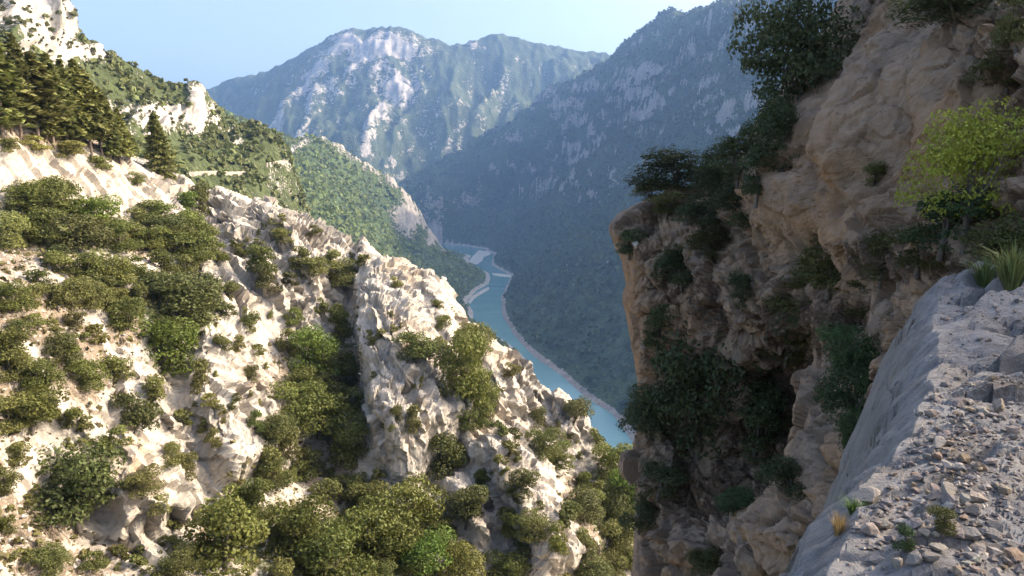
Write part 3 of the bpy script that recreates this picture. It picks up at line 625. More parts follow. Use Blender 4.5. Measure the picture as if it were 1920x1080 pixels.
def cards(C, Nn, size, asp=1.7, r=None, spin=None):
    """diamond leaf faces at C, facing roughly Nn, long axis random in the plane (or along spin)"""
    n = len(C); a = unit(np.cross(Nn, r.normal(size=(n, 3)))) if spin is None else unit(spin - Nn * (spin * Nn).sum(-1, keepdims=True)); b = np.cross(Nn, a)
    L = size[:, None] * asp * .5; W = size[:, None] * .5
    V = np.stack([C - a * L, C + b * W - a * L * .15, C + a * L, C - b * W - a * L * .15], 1).reshape(-1, 3)
    return V, np.arange(n * 4).reshape(-1, 4)
def tube(path, rad, k=6):
    path = np.asarray(path, float); V, F = [], []
    for i, p in enumerate(path):
        d = unit(path[min(i + 1, len(path) - 1)] - path[max(i - 1, 0)]); a = unit(np.cross(d, [.3, .9, .1])); b = np.cross(d, a)
        for j in range(k): V.append(p + rad[i] * (a * math.cos(2 * math.pi * j / k) + b * math.sin(2 * math.pi * j / k)))
    for i in range(len(path) - 1):
        for j in range(k): F.append((i * k + j, i * k + (j + 1) % k, (i + 1) * k + (j + 1) % k, (i + 1) * k + j))
    return np.array(V), np.array(F)
def merge(parts):
    V, F, o = [], [], 0
    for v, f in parts: V.append(v); F.append(np.asarray(f) + o); o += len(v)
    return np.concatenate(V), np.concatenate(F)
def broadleaf(seed, nl=2600, leaf=.05, flat=1.0, lobes=14, low=.02, trunk=.22, sparse=.0):
    """unit tree: 1 m tall and about 1 m wide; returns crown and trunk meshes"""
    r = np.random.default_rng(seed)
    lc = []; lr = []
    for i in range(lobes):
        a = r.random() * 2 * math.pi; rr = math.sqrt(r.random()) * .36; h = low + .10 + (1 - low - .27) * r.random()
        k = 1 - .6 * ((h - .4) / .6) ** 2 if h > .4 else 1.0
        lc.append((rr * math.cos(a) * k, rr * math.sin(a) * k, h)); lr.append(.15 + .12 * r.random())
    lc = np.array(lc); lr = np.array(lr)
    pick = r.choice(lobes, nl, p=lr ** 2 / (lr ** 2).sum()); d = unit(r.normal(size=(nl, 3))); d[:, 2] = np.abs(d[:, 2]) * .4 + d[:, 2] * .6; d = unit(d)
    rad = lr[pick] * (1.08 - .55 * r.random(nl) ** 2.2)
    C = lc[pick] + d * rad[:, None] * np.array([1, 1, .82])
    C += .03 * fbm(C * 9 + seed, 2)[:, None]
    keep = perlin(C * 7 + seed) > (-.55 + sparse); C, d, pick = C[keep], d[keep], pick[keep]
    nn = unit(d + .75 * r.normal(size=d.shape)); V, F = cards(C, nn, leaf * (.6 + .8 * r.random(len(C))), 1.6, r)
    tint = np.repeat(np.clip(.5 + .3 * r.normal(size=len(C)) * .6 + .25 * (r.random(lobes)[pick] - .5) + .25 * (C[:, 2] - .5), 0, 1), 4)
    crown = mesh_np('crown', V, F, False, {'tint': tint}, M_LEAF)
    base = np.array([.05 * r.normal(), .05 * r.normal(), 0]); parts = []
    top = np.array([0, 0, .55]); parts.append(tube([base + [0, 0, -.12], base * .8 + [0, 0, .1], top * .5 + base * .3, top], [.035, .03, .024, .012]))
    for i in range(min(lobes, 9)):
        q = lc[i]; m = np.array([q[0] * .45, q[1] * .45, .18 + .45 * q[2] * .7]); parts.append(tube([np.array([0, 0, .12]) + base * .5, m, q], [.018, .012, .004], 5))
    v, f = merge(parts); tr = mesh_np('trunk', v, f, True, None, M_BARK)
    return crown, tr
def conifer(seed, levels=15, wide=.34, bare=.12, dens=16, droop=.10, needle=.05, taper=.8, nb=6):
    r = np.random.default_rng(seed); C, S, Nn, T = [], [], [], []; parts = [tube([(0, 0, -.06), (.004, 0, .3), (-.004, .004, .65), (0, 0, .98)], [.02, .017, .011, .003])]
    for i in range(levels):
        h = bare + (1 - bare) * (i / (levels - 1)) ** .95; L = wide * ((1 - (h - bare) / (1 - bare)) ** taper * .93 + .07) * (.8 + .35 * r.random())
        if h < bare + .12: L *= .75
        a0 = r.random() * 6.28
        for j in range(nb):
            a = a0 + j * 6.28 / nb + .35 * r.normal(); d = np.array([math.cos(a), math.sin(a), 0]); Lj = L * (.7 + .45 * r.random())
            tip = np.array([0, 0, h - droop * Lj + .03 * r.normal()]) + d * Lj
            parts.append(tube([(0, 0, h), (np.array([0, 0, h]) + tip) / 2 + [0, 0, .02], tip], [.006, .004, .0015], 4))
            for k in range(dens):
                f = (.25 + .75 * (k + r.random()) / dens); p = np.array([0, 0, h]) * (1 - f) + tip * f; side = np.array([-d[1], d[0], 0])
                off = side * r.normal() * .07 * (1.2 - f) * Lj / .3 + np.array([0, 0, .012 * r.normal() + .012])
                C.append(p + off); S.append(unit(d * .8 + side * r.normal() * .7 + np.array([0, 0, .25 + .3 * r.normal()]))); Nn.append(unit(np.array([.5 * r.normal(), .5 * r.normal(), 1.0]))); T.append(.35 + .35 * f + .2 * r.normal())
    C, S, Nn = map(np.array, (C, S, Nn)); V, F = cards(C, Nn, needle * (.7 + .6 * r.random(len(C))), 1.9, r, S)
    crown = mesh_np('crown', V, F, False, {'tint': np.repeat(np.clip(T, 0, 1), 4)}, M_NEEDLE)
    v, f = merge(parts); return crown, mesh_np('trunk', v, f, True, None, M_PBARK)
OAKS = [broadleaf(10 + i, 6500, .028, lobes=15 + i, low=.0) for i in range(5)]
BUSH = [broadleaf(30 + i, 2800, .042, lobes=10 + i, low=-.06) for i in range(5)]
SMALL = [broadleaf(50 + i, 700, .085, lobes=7, low=-.12) for i in range(4)]
NEAR = [broadleaf(70 + i, 12000, .02, lobes=24 + 3 * i, low=.02, sparse=.25) for i in range(3)]
NEARLOW = [broadleaf(80 + i, 6500, .025, lobes=16, low=-.05, sparse=.22) for i in range(3)]
PINES = [conifer(100 + i, 15 + i, .27 + .03 * i, .18 + .05 * i) for i in range(4)]
FIR = conifer(120, 20, .36, .03, 20, .16, .045, .72, 8)
AIRY = broadleaf(91, 11000, .017, lobes=26, low=.0, sparse=.22)
SPREADPINE = broadleaf(140, 2600, .04, lobes=12, low=.3, sparse=.15)
CLR = {'o': (.135, .148, .036), 'g': (.14, .19, .036), 's': (.155, .156, .048), 'd': (.1, .108, .034), 'y': (.2, .19, .06), 'p': (.185, .19, .062), 'b': (.068, .086, .035), 'n': (.06, .1, .036), 'Y': (.32, .33, .05)}  # Y: leaves coloured bright in place of sunlight on the yellow-green shrub
def plant(name, protos, loc, w, h, rot, col, label, cat, group=None, tilt=(0, 0), parts=True):
    if parts:
        root = obj(name, None); kids = [obj('crown', protos[0], root), obj('trunk', protos[1], root)]
    else:
        root = obj(name, protos[0]); kids = [root]
    root.location = loc; root.rotation_euler = (tilt[0], tilt[1], rot); root.scale = (w, w, h)
    for k in kids: k.color = (*col, 1)
    root['label'] = label; root['category'] = cat
    if group: root['group'] = group
    return root
def jit(col, r, a=.16):
    k = 1 + a * r.normal(); return tuple(max(.01, c * k * (1 + .03 * r.normal())) for c in col)
def hit(bv, px, py):
    h = bv.ray_cast(Vector((0, 0, CAMZ)), ray(px, py)); return (h[0], h[1]) if h[0] is not None else (None, None)
r_ = np.random.default_rng(5)
placed = []
def put(bv, cx, cy, w, h, kind, name, label, group=None, proto=None, cat='shrub', sink=.06, parts=True):
    """a plant whose crown fills the ellipse (cx, cy, w, h) of the photo, standing on the ground under it"""
    p, n = hit(bv, cx, cy + h * .42)
    if p is None: return None
    dist = p.y / (CP + (540 - cy) / FPX * SP) ; W = w * dist / FPX; H = h * dist / FPX * 1.06
    protos = proto or (OAKS if w > 62 else BUSH)[int(r_.integers(5))]
    placed.append((cx, cy + h * .3, w))
    return plant(name, protos, (p.x, p.y, p.z - sink * H), W * 1.05, H, r_.random() * 6.28, jit(CLR[kind], r_), label, cat, group, parts=parts)
# trees and large bushes of the sunlit ridge, each told apart: (cx, cy, w, h, colour, label)
big = [
 (48, 370, 75, 55, 'o', 'olive bush at the far left under the pale rock cut below the pines'),
 (105, 370, 88, 66, 'o', 'broad olive tree in front of the left half of the pale rock cut'),
 (180, 405, 95, 70, 'g', 'bright green tree below the middle of the pale rock cut'),
 (85, 425, 92, 72, 'o', 'olive tree directly above the orange soil patch at the left edge'),
 (150, 437, 112, 78, 'd', 'dark green tree in the thick of the upper left thicket'),
 (225, 447, 72, 62, 'o', 'rounded olive bush just above the lone white boulder'),
 (165, 502, 82, 60, 'o', 'olive bush at the lower end of the upper left thicket'),
 (215, 512, 82, 62, 'o', 'olive bush right below the lone white boulder'),
 (305, 430, 82, 60, 'd', 'dark bush on the slope below the lone conifer'),
 (342, 452, 72, 62, 'o', 'olive bush left of the upper white slabs'),
 (378, 368, 46, 64, 'd', 'dark upright bush on the crest beside the road parapet'),
 (350, 378, 42, 36, 'g', 'small bright green bush at the foot of the road parapet'),
 (335, 568, 155, 100, 'd', 'large dark spreading tree left of the white slabs at mid slope'),
 (312, 655, 132, 112, 'g', 'large bright green tree below the dark spreading tree'),
 (240, 592, 72, 62, 'o', 'olive bush left of the large dark spreading tree'),
 (20, 655, 84, 84, 'o', 'olive tree at the left edge above the grey scree'),
 (60, 762, 120, 84, 'o', 'wide olive bush low on the left edge of the picture'),
 (20, 560, 74, 70, 'o', 'olive bush at the left edge beneath the orange soil patch'),
 (252, 772, 84, 82, 'd', 'dark bush right above the block with the ochre corner'),
 (140, 905, 165, 152, 'd', 'big dark round tree at the lower left beside the pale rock block'),
 (585, 660, 94, 94, 'g', 'bright green tree at the head of the shaded gully'),
 (560, 762, 112, 92, 'o', 'olive tree in the middle of the gully left of the white fin'),
 (632, 782, 94, 104, 'o', 'olive tree against the shaded foot of the white fin'),
 (660, 692, 62, 72, 'd', 'dark tree pressed to the shaded side of the white fin'),
 (420, 1000, 175, 155, 'o', 'largest olive tree at the bottom of the slope, left of centre'),
 (475, 935, 84, 86, 'o', 'olive tree just above and right of the largest bottom tree'),
 (560, 992, 124, 112, 'o', 'second olive tree along the bottom edge, counted from the left'),
 (625, 1045, 132, 110, 'o', 'low olive tree cut by the bottom edge left of centre'),
 (705, 1000, 150, 122, 'o', 'broad olive tree at the bottom below the tip of the white fin'),
 (775, 950, 112, 102, 'o', 'olive tree at the foot of the white fin near the shaded rock wall'),
 (800, 1045, 112, 90, 'g', 'bright green tree on the bottom edge left of the lower fin'),
 (870, 1062, 92, 70, 'o', 'olive bush on the bottom edge touching the lower fin'),
 (945, 1062, 76, 56, 'o', 'olive bush at the bottom just left of the tip of the lower fin'),
 (780, 650, 92, 62, 's', 'flat olive shrub on the face of the white fin'),
 (872, 690, 92, 140, 'o', 'tall olive tree in the cleft right of the white fin'),
 (892, 640, 72, 62, 'o', 'olive bush at the top of the cleft close to the crest'),
 (885, 782, 84, 62, 'o', 'olive bush at the lower end of the cleft right of the fin'),
 (830, 850, 94, 94, 'd', 'dark tree in the hollow between the white fin and the lower fin'),
 (1150, 872, 84, 84, 'o', 'olive tree on the ridge end where it meets the shaded cliff'),
 (1172, 925, 84, 84, 'g', 'bright green bush below the ridge end beside the shaded cliff'),
]
for cx, cy, w, h, k, lab in big:
    put(BV_N, cx, cy, w, h, k, 'tree' if w > 80 else 'bush', lab, cat='tree' if w > 80 else 'bush')
mid = {  # smaller shrubs that share a look, by place
 ('small olive shrub among scree and soil on the left slope', 'shrubs on the left scree'): [(120, 490, 60, 45), (70, 520, 40, 32), (60, 552, 60, 42), (102, 557, 60, 50), (100, 612, 34, 24), (70, 702, 80, 66), (160, 702, 72, 60), (215, 690, 60, 50), (20, 780, 80, 70), (212, 828, 60, 46), (90, 1048, 72, 50), (10, 985, 40, 40), (180, 1052, 50, 36), (255, 500, 50, 40), (200, 560, 50, 40), (140, 600, 40, 30), (30, 850, 50, 40), (10, 900, 50, 46), (130, 780, 50, 40)],
 ('small olive shrub on the white slabs below the crest', 'shrubs on the upper slabs'): [(275, 400, 56, 44), (310, 490, 60, 45), (346, 500, 50, 44), (490, 490, 60, 60), (500, 522, 50, 48), (560, 482, 50, 40), (590, 502, 60, 40), (640, 512, 72, 56), (620, 480, 40, 30), (470, 602, 40, 38), (430, 542, 40, 38), (410, 472, 40, 34), (445, 642, 30, 30), (530, 442, 40, 30), (590, 432, 30, 20), (550, 592, 40, 30), (395, 540, 30, 26), (455, 470, 30, 26)],
 ('small olive shrub in the shaded gully left of the white fin', 'shrubs in the gully'): [(600, 722, 60, 60), (540, 642, 40, 50), (640, 602, 50, 66), (530, 832, 60, 84), (500, 872, 60, 76), (650, 850, 50, 50), (580, 860, 50, 50), (690, 930, 80, 56), (610, 920, 60, 50)],
 ('small olive shrub on the rock ribs of the lower left slope', 'shrubs on the lower ribs'): [(290, 732, 50, 56), (270, 905, 72, 50), (300, 945, 44, 34), (320, 850, 50, 40), (375, 702, 40, 66), (350, 872, 40, 46), (400, 820, 34, 34), (480, 790, 36, 40), (420, 640, 36, 34), (470, 700, 30, 30)],
 ('small olive shrub on the fin and rocks right of the gully', 'shrubs on the fins'): [(770, 782, 40, 50), (830, 602, 34, 26), (745, 772, 30, 26), (912, 772, 34, 40), (960, 692, 32, 26), (745, 530, 26, 22), (700, 640, 24, 20), (820, 570, 24, 18), (850, 860, 40, 40), (905, 900, 40, 34)],
 ('small olive shrub on the right hand end of the ridge', 'shrubs on the ridge end'): [(1020, 832, 72, 60), (1042, 852, 60, 48), (1130, 932, 60, 60), (1162, 1002, 72, 58), (1090, 902, 44, 40), (980, 902, 60, 40), (1062, 962, 60, 48), (1050, 1012, 50, 56), (1180, 852, 50, 48), (1140, 1062, 72, 50), (1010, 780, 40, 34), (1120, 820, 40, 34), (1100, 1010, 44, 40), (1180, 1050, 50, 44)],
}
short = {12: 'large dark spreading tree', 13: 'large bright green tree', 19: 'big dark round tree', 20: 'bright gully tree', 21: 'olive gully tree', 24: 'largest bottom tree', 28: 'broad tree under the white fin', 34: 'tall tree of the cleft', 37: 'dark tree between the fins', 38: 'olive tree at the ridge end', 39: 'bright bush at the ridge end', 4: 'dark upper thicket tree', 2: 'bright tree under the rock cut', 8: 'dark bush below the conifer', 16: 'wide olive bush low left', 33: 'flat shrub on the fin', 18: 'dark bush above the ochre block', 15: 'olive tree above the scree', 9: 'olive bush by the upper slabs', 10: 'dark bush beside the parapet'}
used_l = set()
def place_label(cx, cy, look):
    c = sorted((math.hypot(cx - big[i][0], cy - big[i][1]), i) for i in short)
    for _, i in c[:5]:
        dx, dy = cx - big[i][0], cy - big[i][1]; far = 'well ' if math.hypot(dx, dy) > 130 else 'just '
        way = ('right of' if dx > 0 else 'left of') if abs(dx) > 1.6 * abs(dy) else ('below' if dy > 0 else 'above') if abs(dy) > 1.6 * abs(dx) else (('below and ' if dy > 0 else 'above and ') + ('right of' if dx > 0 else 'left of'))
        lab = '%s %s%s the %s' % (look, far, way, short[i])
        if lab not in used_l: used_l.add(lab); return lab
    return None
for (lab, grp), l in mid.items():
    for cx, cy, w, h in l: put(BV_N, cx, cy, w, h, 's' if r_.random() < .7 else 'o', 'shrub', place_label(cx, cy, 'low olive shrub' if h < .8 * w else 'upright olive shrub') or lab, grp)
thick = [(20, 345, 260, 440, 9), (100, 470, 250, 560, 8), (250, 520, 420, 620, 9), (0, 600, 130, 820, 9), (500, 620, 680, 900, 18), (330, 900, 1000, 1080, 30), (820, 620, 930, 800, 8), (1090, 850, 1200, 1080, 14), (250, 380, 400, 480, 8)]
for x0, y0, x1, y1, n in thick:
    for _ in range(n):
        cx, cy, w = x0 + (x1 - x0) * r_.random(), y0 + (y1 - y0) * r_.random(), 40 + 40 * r_.random()
        if cy < np.interp(cx, [a[0] for a in ridge_crest], [a[1] for a in ridge_crest]) + 25: continue
        h = w * (.6 + .35 * r_.random()); put(BV_N, cx, cy, w, h, 'osd'[int(r_.integers(3))], 'bush', place_label(cx, cy, 'mid-sized %s bush' % ('low' if h < .75 * w else 'rounded')) or 'green bush merging with its neighbours in a thicket of the sunlit slope', 'thicket bushes of the sunlit slope', cat='bush')
# scattered dwarf shrubs between them
zones = [(0, 420, 330, 1080, 'dwarf shrub dotted over the left slope', 'dwarf shrubs of the left slope', 46), (330, 380, 680, 900, 'dwarf shrub dotted over the white slabs', 'dwarf shrubs of the slabs', 30), (680, 530, 960, 900, 'dwarf shrub dotted over the white fin', 'dwarf shrubs of the fin', 14), (930, 700, 1190, 1080, 'dwarf shrub dotted over the ridge end', 'dwarf shrubs of the ridge end', 40)]
for x0, y0, x1, y1, lab, grp, n in zones:
    k = 0
    for _ in range(n * 8):
        if k >= n: break
        cx, cy = x0 + (x1 - x0) * r_.random(), y0 + (y1 - y0) * r_.random()
        if cy < np.interp(cx, [a[0] for a in ridge_crest], [a[1] for a in ridge_crest]) + 6: continue
        if any((cx - a) ** 2 + (cy - b) ** 2 < (.45 * c + 8) ** 2 for a, b, c in placed): continue
        w = 12 + 26 * r_.random() ** 2
        if perlin(np.array([[cx / 60., cy / 60., .5]]))[0] < -.05: continue
        if put(BV_N, cx, cy, w, w * (.65 + .3 * r_.random()), 's' if r_.random() < .75 else 'y', 'dwarf_shrub', lab, grp, SMALL[int(r_.integers(4))], parts=False): k += 1
# pines above the rock cut
pn = [(5, 252, 80), (40, 254, 92), (72, 258, 108), (100, 264, 112), (126, 268, 116), (150, 274, 132), (172, 284, 150), (192, 290, 178), (208, 295, 196), (226, 300, 216), (244, 296, 248), (22, 245, 130), (88, 258, 150), (140, 268, 165)]
lb = ['leftmost dark pine, cut by the left edge above the rock cut', 'second pine from the left edge above the rock cut', 'third tall pine from the left above the rock cut', 'pine left of the middle of the pine row', 'tall pine in the middle of the pine row', 'pine just right of the middle of the pine row', 'pine with a bare lower trunk in the right half of the row', 'fourth pine from the right end of the row', 'third pine from the right end of the row', 'second pine from the right end of the row', 'smallest pine at the right end of the pine row', 'short pine filling the gap behind the leftmost pines', 'short pine behind the third pine from the left', 'short pine behind the middle of the row']
for i, ((px, pb, pt), lab) in enumerate(zip(pn, lb)):
    p, n = hit(BV_N, px, pb + 8)
    if p is None: continue
    H = (pb - pt + 8) * p.y / FPX * 1.03
    plant('pine_tree', PINES[i % 4], (p.x, p.y, p.z - .3), H * (.8 + .5 * r_.random()), H * (.92 + .14 * r_.random()), r_.random() * 6, jit(CLR['p'], r_, .18), lab, 'pine tree', 'pines above the rock cut')
p, n = hit(BV_N, 306, 330); H = 112 * p.y / FPX
plant('conifer_tree', FIR, (p.x, p.y, p.z - .3), H * .95, H, 1.0, CLR['p'], 'lone broad conifer standing right of the pines above the road', 'conifer', tilt=(0, R(-6)))
for cx, cy, w, h, lab in [(60, 268, 60, 26, 'bright green bush under the left pines on top of the rock cut'), (130, 280, 70, 30, 'bright green bush under the middle pines on top of the rock cut'), (190, 305, 50, 26, 'olive bush under the right pines on top of the rock cut'), (255, 335, 34, 24, 'small round bush left of the foot of the lone conifer'), (15, 272, 44, 26, 'rusty brown bush at the left edge on top of the rock cut')]:
    put(BV_N, cx, cy, w, h, 'y' if 'bright' in lab else 's', 'bush', lab, cat='bush', proto=BUSH[int(r_.integers(5))])
p, n = hit(BV_N, 1078, 800)
if p: plant('pine_tree', SPREADPINE, (p.x, p.y, p.z - .2), 64 * p.y / FPX, 70 * p.y / FPX, .5, (.15, .15, .06), 'pale young pine on the crest against the river', 'pine tree')

# plants of the shaded cliff (near, with finer leaves)
near = [
 (1490, 85, 200, 260, 'b', NEAR[0], 'holm_oak', 'large dark evergreen oak on top of the cliff against the sky', 'tree'),
 (1462, 265, 80, 110, 'b', NEARLOW[0], 'bush', 'dark bush beneath the large oak on the cliff edge', 'bush'),
 (1272, 325, 170, 84, 'b', NEAR[1], 'bush', 'dark spreading bush on top of the rock promontory', 'bush'),
 (1342, 335, 76, 100, 'b', NEAR[0], 'juniper', 'dark upright juniper beside the spreading bush on the promontory', 'juniper'),
 (1352, 398, 62, 60, 'b', NEARLOW[1], 'bush', 'dark bush below the upright juniper on the promontory', 'bush'),
 (1410, 410, 66, 42, 'b', NEARLOW[2], 'bush', 'low dark bush at the foot of the smooth brown face', 'bush'),
 (1222, 362, 60, 30, 'd', NEARLOW[0], 'bush', 'low bush at the outer end of the promontory top', 'bush'),
 (1180, 458, 60, 44, 'b', NEARLOW[1], 'bush', 'dark bush on the tip of the promontory', 'bush'),
 (1272, 500, 76, 70, 'b', NEARLOW[2], 'bush', 'dark bush in the upper hollow of the promontory face', 'bush'),
 (1388, 545, 44, 60, 'b', NEARLOW[0], 'bush', 'small dark bush in the middle of the rough cliff', 'bush'),
 (1235, 620, 70, 80, 'b', NEARLOW[1], 'bush', 'dark bush above the big dark tree near the cliff edge', 'bush'),
 (1310, 745, 230, 270, 'b', NEAR[2], 'tree', 'big dark tree growing out of the cliff near its left edge', 'tree'),
 (1215, 770, 90, 90, 'b', NEAR[0], 'tree', 'dark branch-like small tree leaning out over the river', 'tree'),
 (1562, 490, 120, 110, 'd', NEARLOW[2], 'bush', 'dark bush below the smooth brown face', 'bush'),
 (1655, 485, 80, 84, 'd', NEARLOW[0], 'bush', 'dark bush between the brown face and the bright shrub', 'bush'),
 (1588, 655, 96, 76, 'n', NEARLOW[1], 'bush', 'dark green bush left of the ledge slab', 'bush'),
 (1602, 715, 110, 150, 'n', NEAR[1], 'juniper', 'dark green juniper beside the ledge slab', 'juniper'),
 (1612, 845, 76, 130, 'n', NEAR[2], 'juniper', 'green juniper growing at the lower edge of the slab', 'juniper'),
 (1480, 650, 90, 60, 'd', NEARLOW[0], 'bush', 'dark bush over the hollow in the cliff', 'bush'),
 (1440, 700, 90, 80, 'b', NEARLOW[1], 'bush', 'black-green bush inside the dark hollow', 'bush'),
 (1480, 890, 90, 60, 'b', NEARLOW[2], 'bush', 'dark bush at the bottom of the hollow', 'bush'),
 (1240, 900, 90, 60, 'b', NEARLOW[0], 'bush', 'dark bush under the big dark tree', 'bush'),
 (1380, 940, 80, 40, 'n', NEARLOW[1], 'bush', 'low green bush on the lower cliff', 'bush'),
 (1330, 1050, 70, 40, 'd', NEARLOW[2], 'bush', 'low bush near the bottom edge of the cliff', 'bush'),
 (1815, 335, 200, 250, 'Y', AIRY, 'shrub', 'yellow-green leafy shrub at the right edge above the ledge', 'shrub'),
 (1775, 420, 160, 120, 'n', NEARLOW[0], 'shrub', 'green shrub in front of the yellow-green one', 'shrub'),
 (1730, 470, 110, 80, 'd', NEARLOW[1], 'bush', 'dark bush behind the top of the ledge slab', 'bush'),
 (1880, 455, 110, 90, 'd', NEARLOW[2], 'bush', 'dark bush behind the ledge at the right edge', 'bush'),
 (1790, 18, 220, 80, 'b', NEAR[2], 'bush', 'dark overhanging bush at the top right', 'bush'),
 (1900, 40, 90, 110, 'd', NEARLOW[1], 'bush', 'dark bush in the top right corner', 'bush'),
 (1880, 130, 90, 70, 'd', NEARLOW[2], 'bush', 'brownish bush on the wall below the top right corner', 'bush'),
 (1385, 300, 80, 80, 'b', NEARLOW[0], 'bush', 'dark bush on the crest right of the upright juniper', 'bush'),
 (1440, 220, 80, 90, 'b', NEARLOW[2], 'bush', 'dark bush on the crest under the left side of the large oak', 'bush'),
 (1255, 385, 70, 40, 'd', NEARLOW[1], 'bush', 'low bush on the top of the promontory under the spreading bush', 'bush'),
 (1385, 370, 80, 60, 'b', NEARLOW[2], 'bush', 'dark bush halfway between the promontory top and the brown face', 'bush'),
 (1330, 460, 70, 50, 'd', NEARLOW[0], 'bush', 'dim bush in the gully below the promontory top', 'bush'),
 (1620, 560, 90, 70, 'd', NEARLOW[1], 'bush', 'dark bush in the gully left of the ledge top', 'bush'),
 (1425, 330, 80, 90, 'b', NEARLOW[1], 'bush', 'dark bush on the slope between the juniper and the brown face', 'bush'),
 (1310, 400, 70, 50, 'b', NEARLOW[2], 'bush', 'low dark bush under the spreading bush of the promontory', 'bush'),
 (1500, 560, 100, 70, 'd', NEARLOW[1], 'bush', 'dark bush in the middle of the rough cliff above the hollow', 'bush'),
 (1420, 800, 110, 130, 'b', NEARLOW[0], 'bush', 'black-green bush right of the big dark tree', 'bush'),
 (1200, 960, 60, 60, 'b', NEARLOW[2], 'bush', 'dark bush low on the left edge of the cliff', 'bush'),
 (1640, 330, 50, 40, 'd', NEARLOW[0], 'bush', 'small dark tuft on the brown face', 'bush'),
]
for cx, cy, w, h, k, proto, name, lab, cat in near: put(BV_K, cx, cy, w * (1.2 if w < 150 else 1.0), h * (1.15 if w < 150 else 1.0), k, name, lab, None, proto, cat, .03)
print('plants', round(time.time() - T0, 1))

# ------------------------------------------------------------------ woods and scrub of the far slopes (a mass nobody could count)
def clumps(name, P, mask, n, wmin, wmax, q, col, label, seed, cat='scrub', flat=.8):
    r = np.random.default_rng(seed); V = P.reshape(-1, 3); m = np.clip(mask.ravel(), 0, None)
    # equal chance per area
    A = np.linalg.norm(np.cross(np.gradient(P, axis=0), np.gradient(P, axis=1)), axis=-1).ravel(); pr = m * A; pr /= pr.sum()
    idx = r.choice(len(V), n, p=pr); c = V[idx] + r.normal(size=(n, 3)) * np.array([1, 1, 0]) * wmin * .4
    w = wmin + (wmax - wmin) * r.random(n) ** 1.6
    d = unit(r.normal(size=(n, q, 3))); d[..., 2] = np.abs(d[..., 2]) * .9 - .1; d = unit(d)
    C = c[:, None] + d * (w[:, None, None] * .42) * np.array([1, 1, flat]) + np.array([0, 0, .28]) * w[:, None, None]
    nn = unit(d + .45 * r.normal(size=d.shape)).reshape(-1, 3)
    Vv, F = cards(C.reshape(-1, 3), nn, np.repeat(w, q) * (.55 + .4 * r.random(n * q)), 1.25, r)
    tint = np.repeat(np.clip(.45 + .25 * np.repeat(r.normal(size=n), q) + .12 * r.normal(size=n * q), 0, 1), 4)
    o = obj(name, mesh_np(name, Vv, F, False, {'tint': tint}, M_LEAF), kind='stuff'); o.color = (*col, 1); o['label'] = label; o['category'] = cat
    return o
x, y, z = Pl[..., 0], Pl[..., 1], Pl[..., 2]
n3 = normals(Pl); pxl, pyl = project(Pl)
mk = sstep(.42, .2, 0 * x + (.08 + .5 * (.62 - n3[..., 2]) + .25 * fbm(Pl / 30, 4))) * (.25 + sstep(-.25, .25, fbm(Pl / 16, 3))) * (pyl < 420)
clumps('scrub_on_hillside', Pl, mk * (1 - np.clip(rkl_mask, 0, 1)), 9000, 1.2, 4.0, 10, (.15, .165, .055), 'dark green scrub and low oaks covering the upper left hillside', 1)
clumps('scrub_on_cliff_band', Pl, np.clip(rkl_mask, 0, 1) * (pyl < 420) * (pxl < 325), 200, .9, 2.2, 10, (.11, .115, .045), 'scattered bushes clinging to the pale cliff band of the upper left hillside', 2)
zz = Pm[..., 2] - RIVER_Z
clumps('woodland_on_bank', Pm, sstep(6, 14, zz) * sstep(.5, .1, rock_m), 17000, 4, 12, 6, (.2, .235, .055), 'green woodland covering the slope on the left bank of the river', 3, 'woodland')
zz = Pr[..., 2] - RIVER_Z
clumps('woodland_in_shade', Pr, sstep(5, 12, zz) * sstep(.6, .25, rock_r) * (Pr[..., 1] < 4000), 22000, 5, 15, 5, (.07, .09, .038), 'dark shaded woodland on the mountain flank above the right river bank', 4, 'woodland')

# ------------------------------------------------------------------ stones
def stone_mesh(seed, n=1):
    import bmesh
    r = np.random.default_rng(seed); bm = bmesh.new(); bmesh.ops.create_icosphere(bm, subdivisions=n, radius=.5)
    sc3 = np.array([1, .62 + .3 * r.random(), .42 + .25 * r.random()]); pl = [(unit(r.normal(size=3)), .2 + .16 * r.random()) for _ in range(15)]
    for v in bm.verts:
        p = np.array(v.co)
        for nn, dd in pl:
            e = p @ nn - dd
            if e > 0: p = p - nn * e
        v.co = p * sc3
    me = bpy.data.meshes.new('stone'); bm.to_mesh(me); bm.free(); me.polygons.foreach_set('use_smooth', np.zeros(len(me.polygons), bool)); return me
t = NT('loose_stone'); oi = t.n('ShaderNodeObjectInfo'); tc = t.n('ShaderNodeTexCoord').outputs['Object']
M_STONE = t.done(t.mix(t.math('MULTIPLY', t.ramp(t.noise(3.0, 5, .6, tc), .4, .65), .5), oi.outputs['Color'], (.27, .23, .195)), .9, t.bump(t.noise(9, 5, .65, tc), .5, .05))
STONES = [stone_mesh(200 + i) for i in range(7)]; BIGST = [stone_mesh(300 + i, 3) for i in range(3)]
for m in STONES + BIGST: m.materials.append(M_STONE)
SC = [(.27, .22, .185), (.21, .185, .17), (.34, .29, .245), (.3, .22, .15), (.185, .175, .175), (.38, .34, .3)]
r2 = np.random.default_rng(11)
def stone(bv, px, py, size_px, label, group=None, col=None, mesh=None, name='loose_stone', sq=1.0, cat='stone'):
    p, n = hit(bv, px, py)
    if p is None: return
    S = size_px * p.y / FPX; o = obj(name, mesh or STONES[int(r2.integers(7))])
    o.location = (p.x, p.y, p.z + .13 * S * sq); o.scale = (S, S, S * sq); o.rotation_euler = (.3 * r2.normal(), .3 * r2.normal(), r2.random() * 6.28)
    c = col or SC[int(r2.integers(6))]; o.color = (*jit(c, r2, .1), 1); o['label'] = label; o['category'] = cat
    if group: o['group'] = group
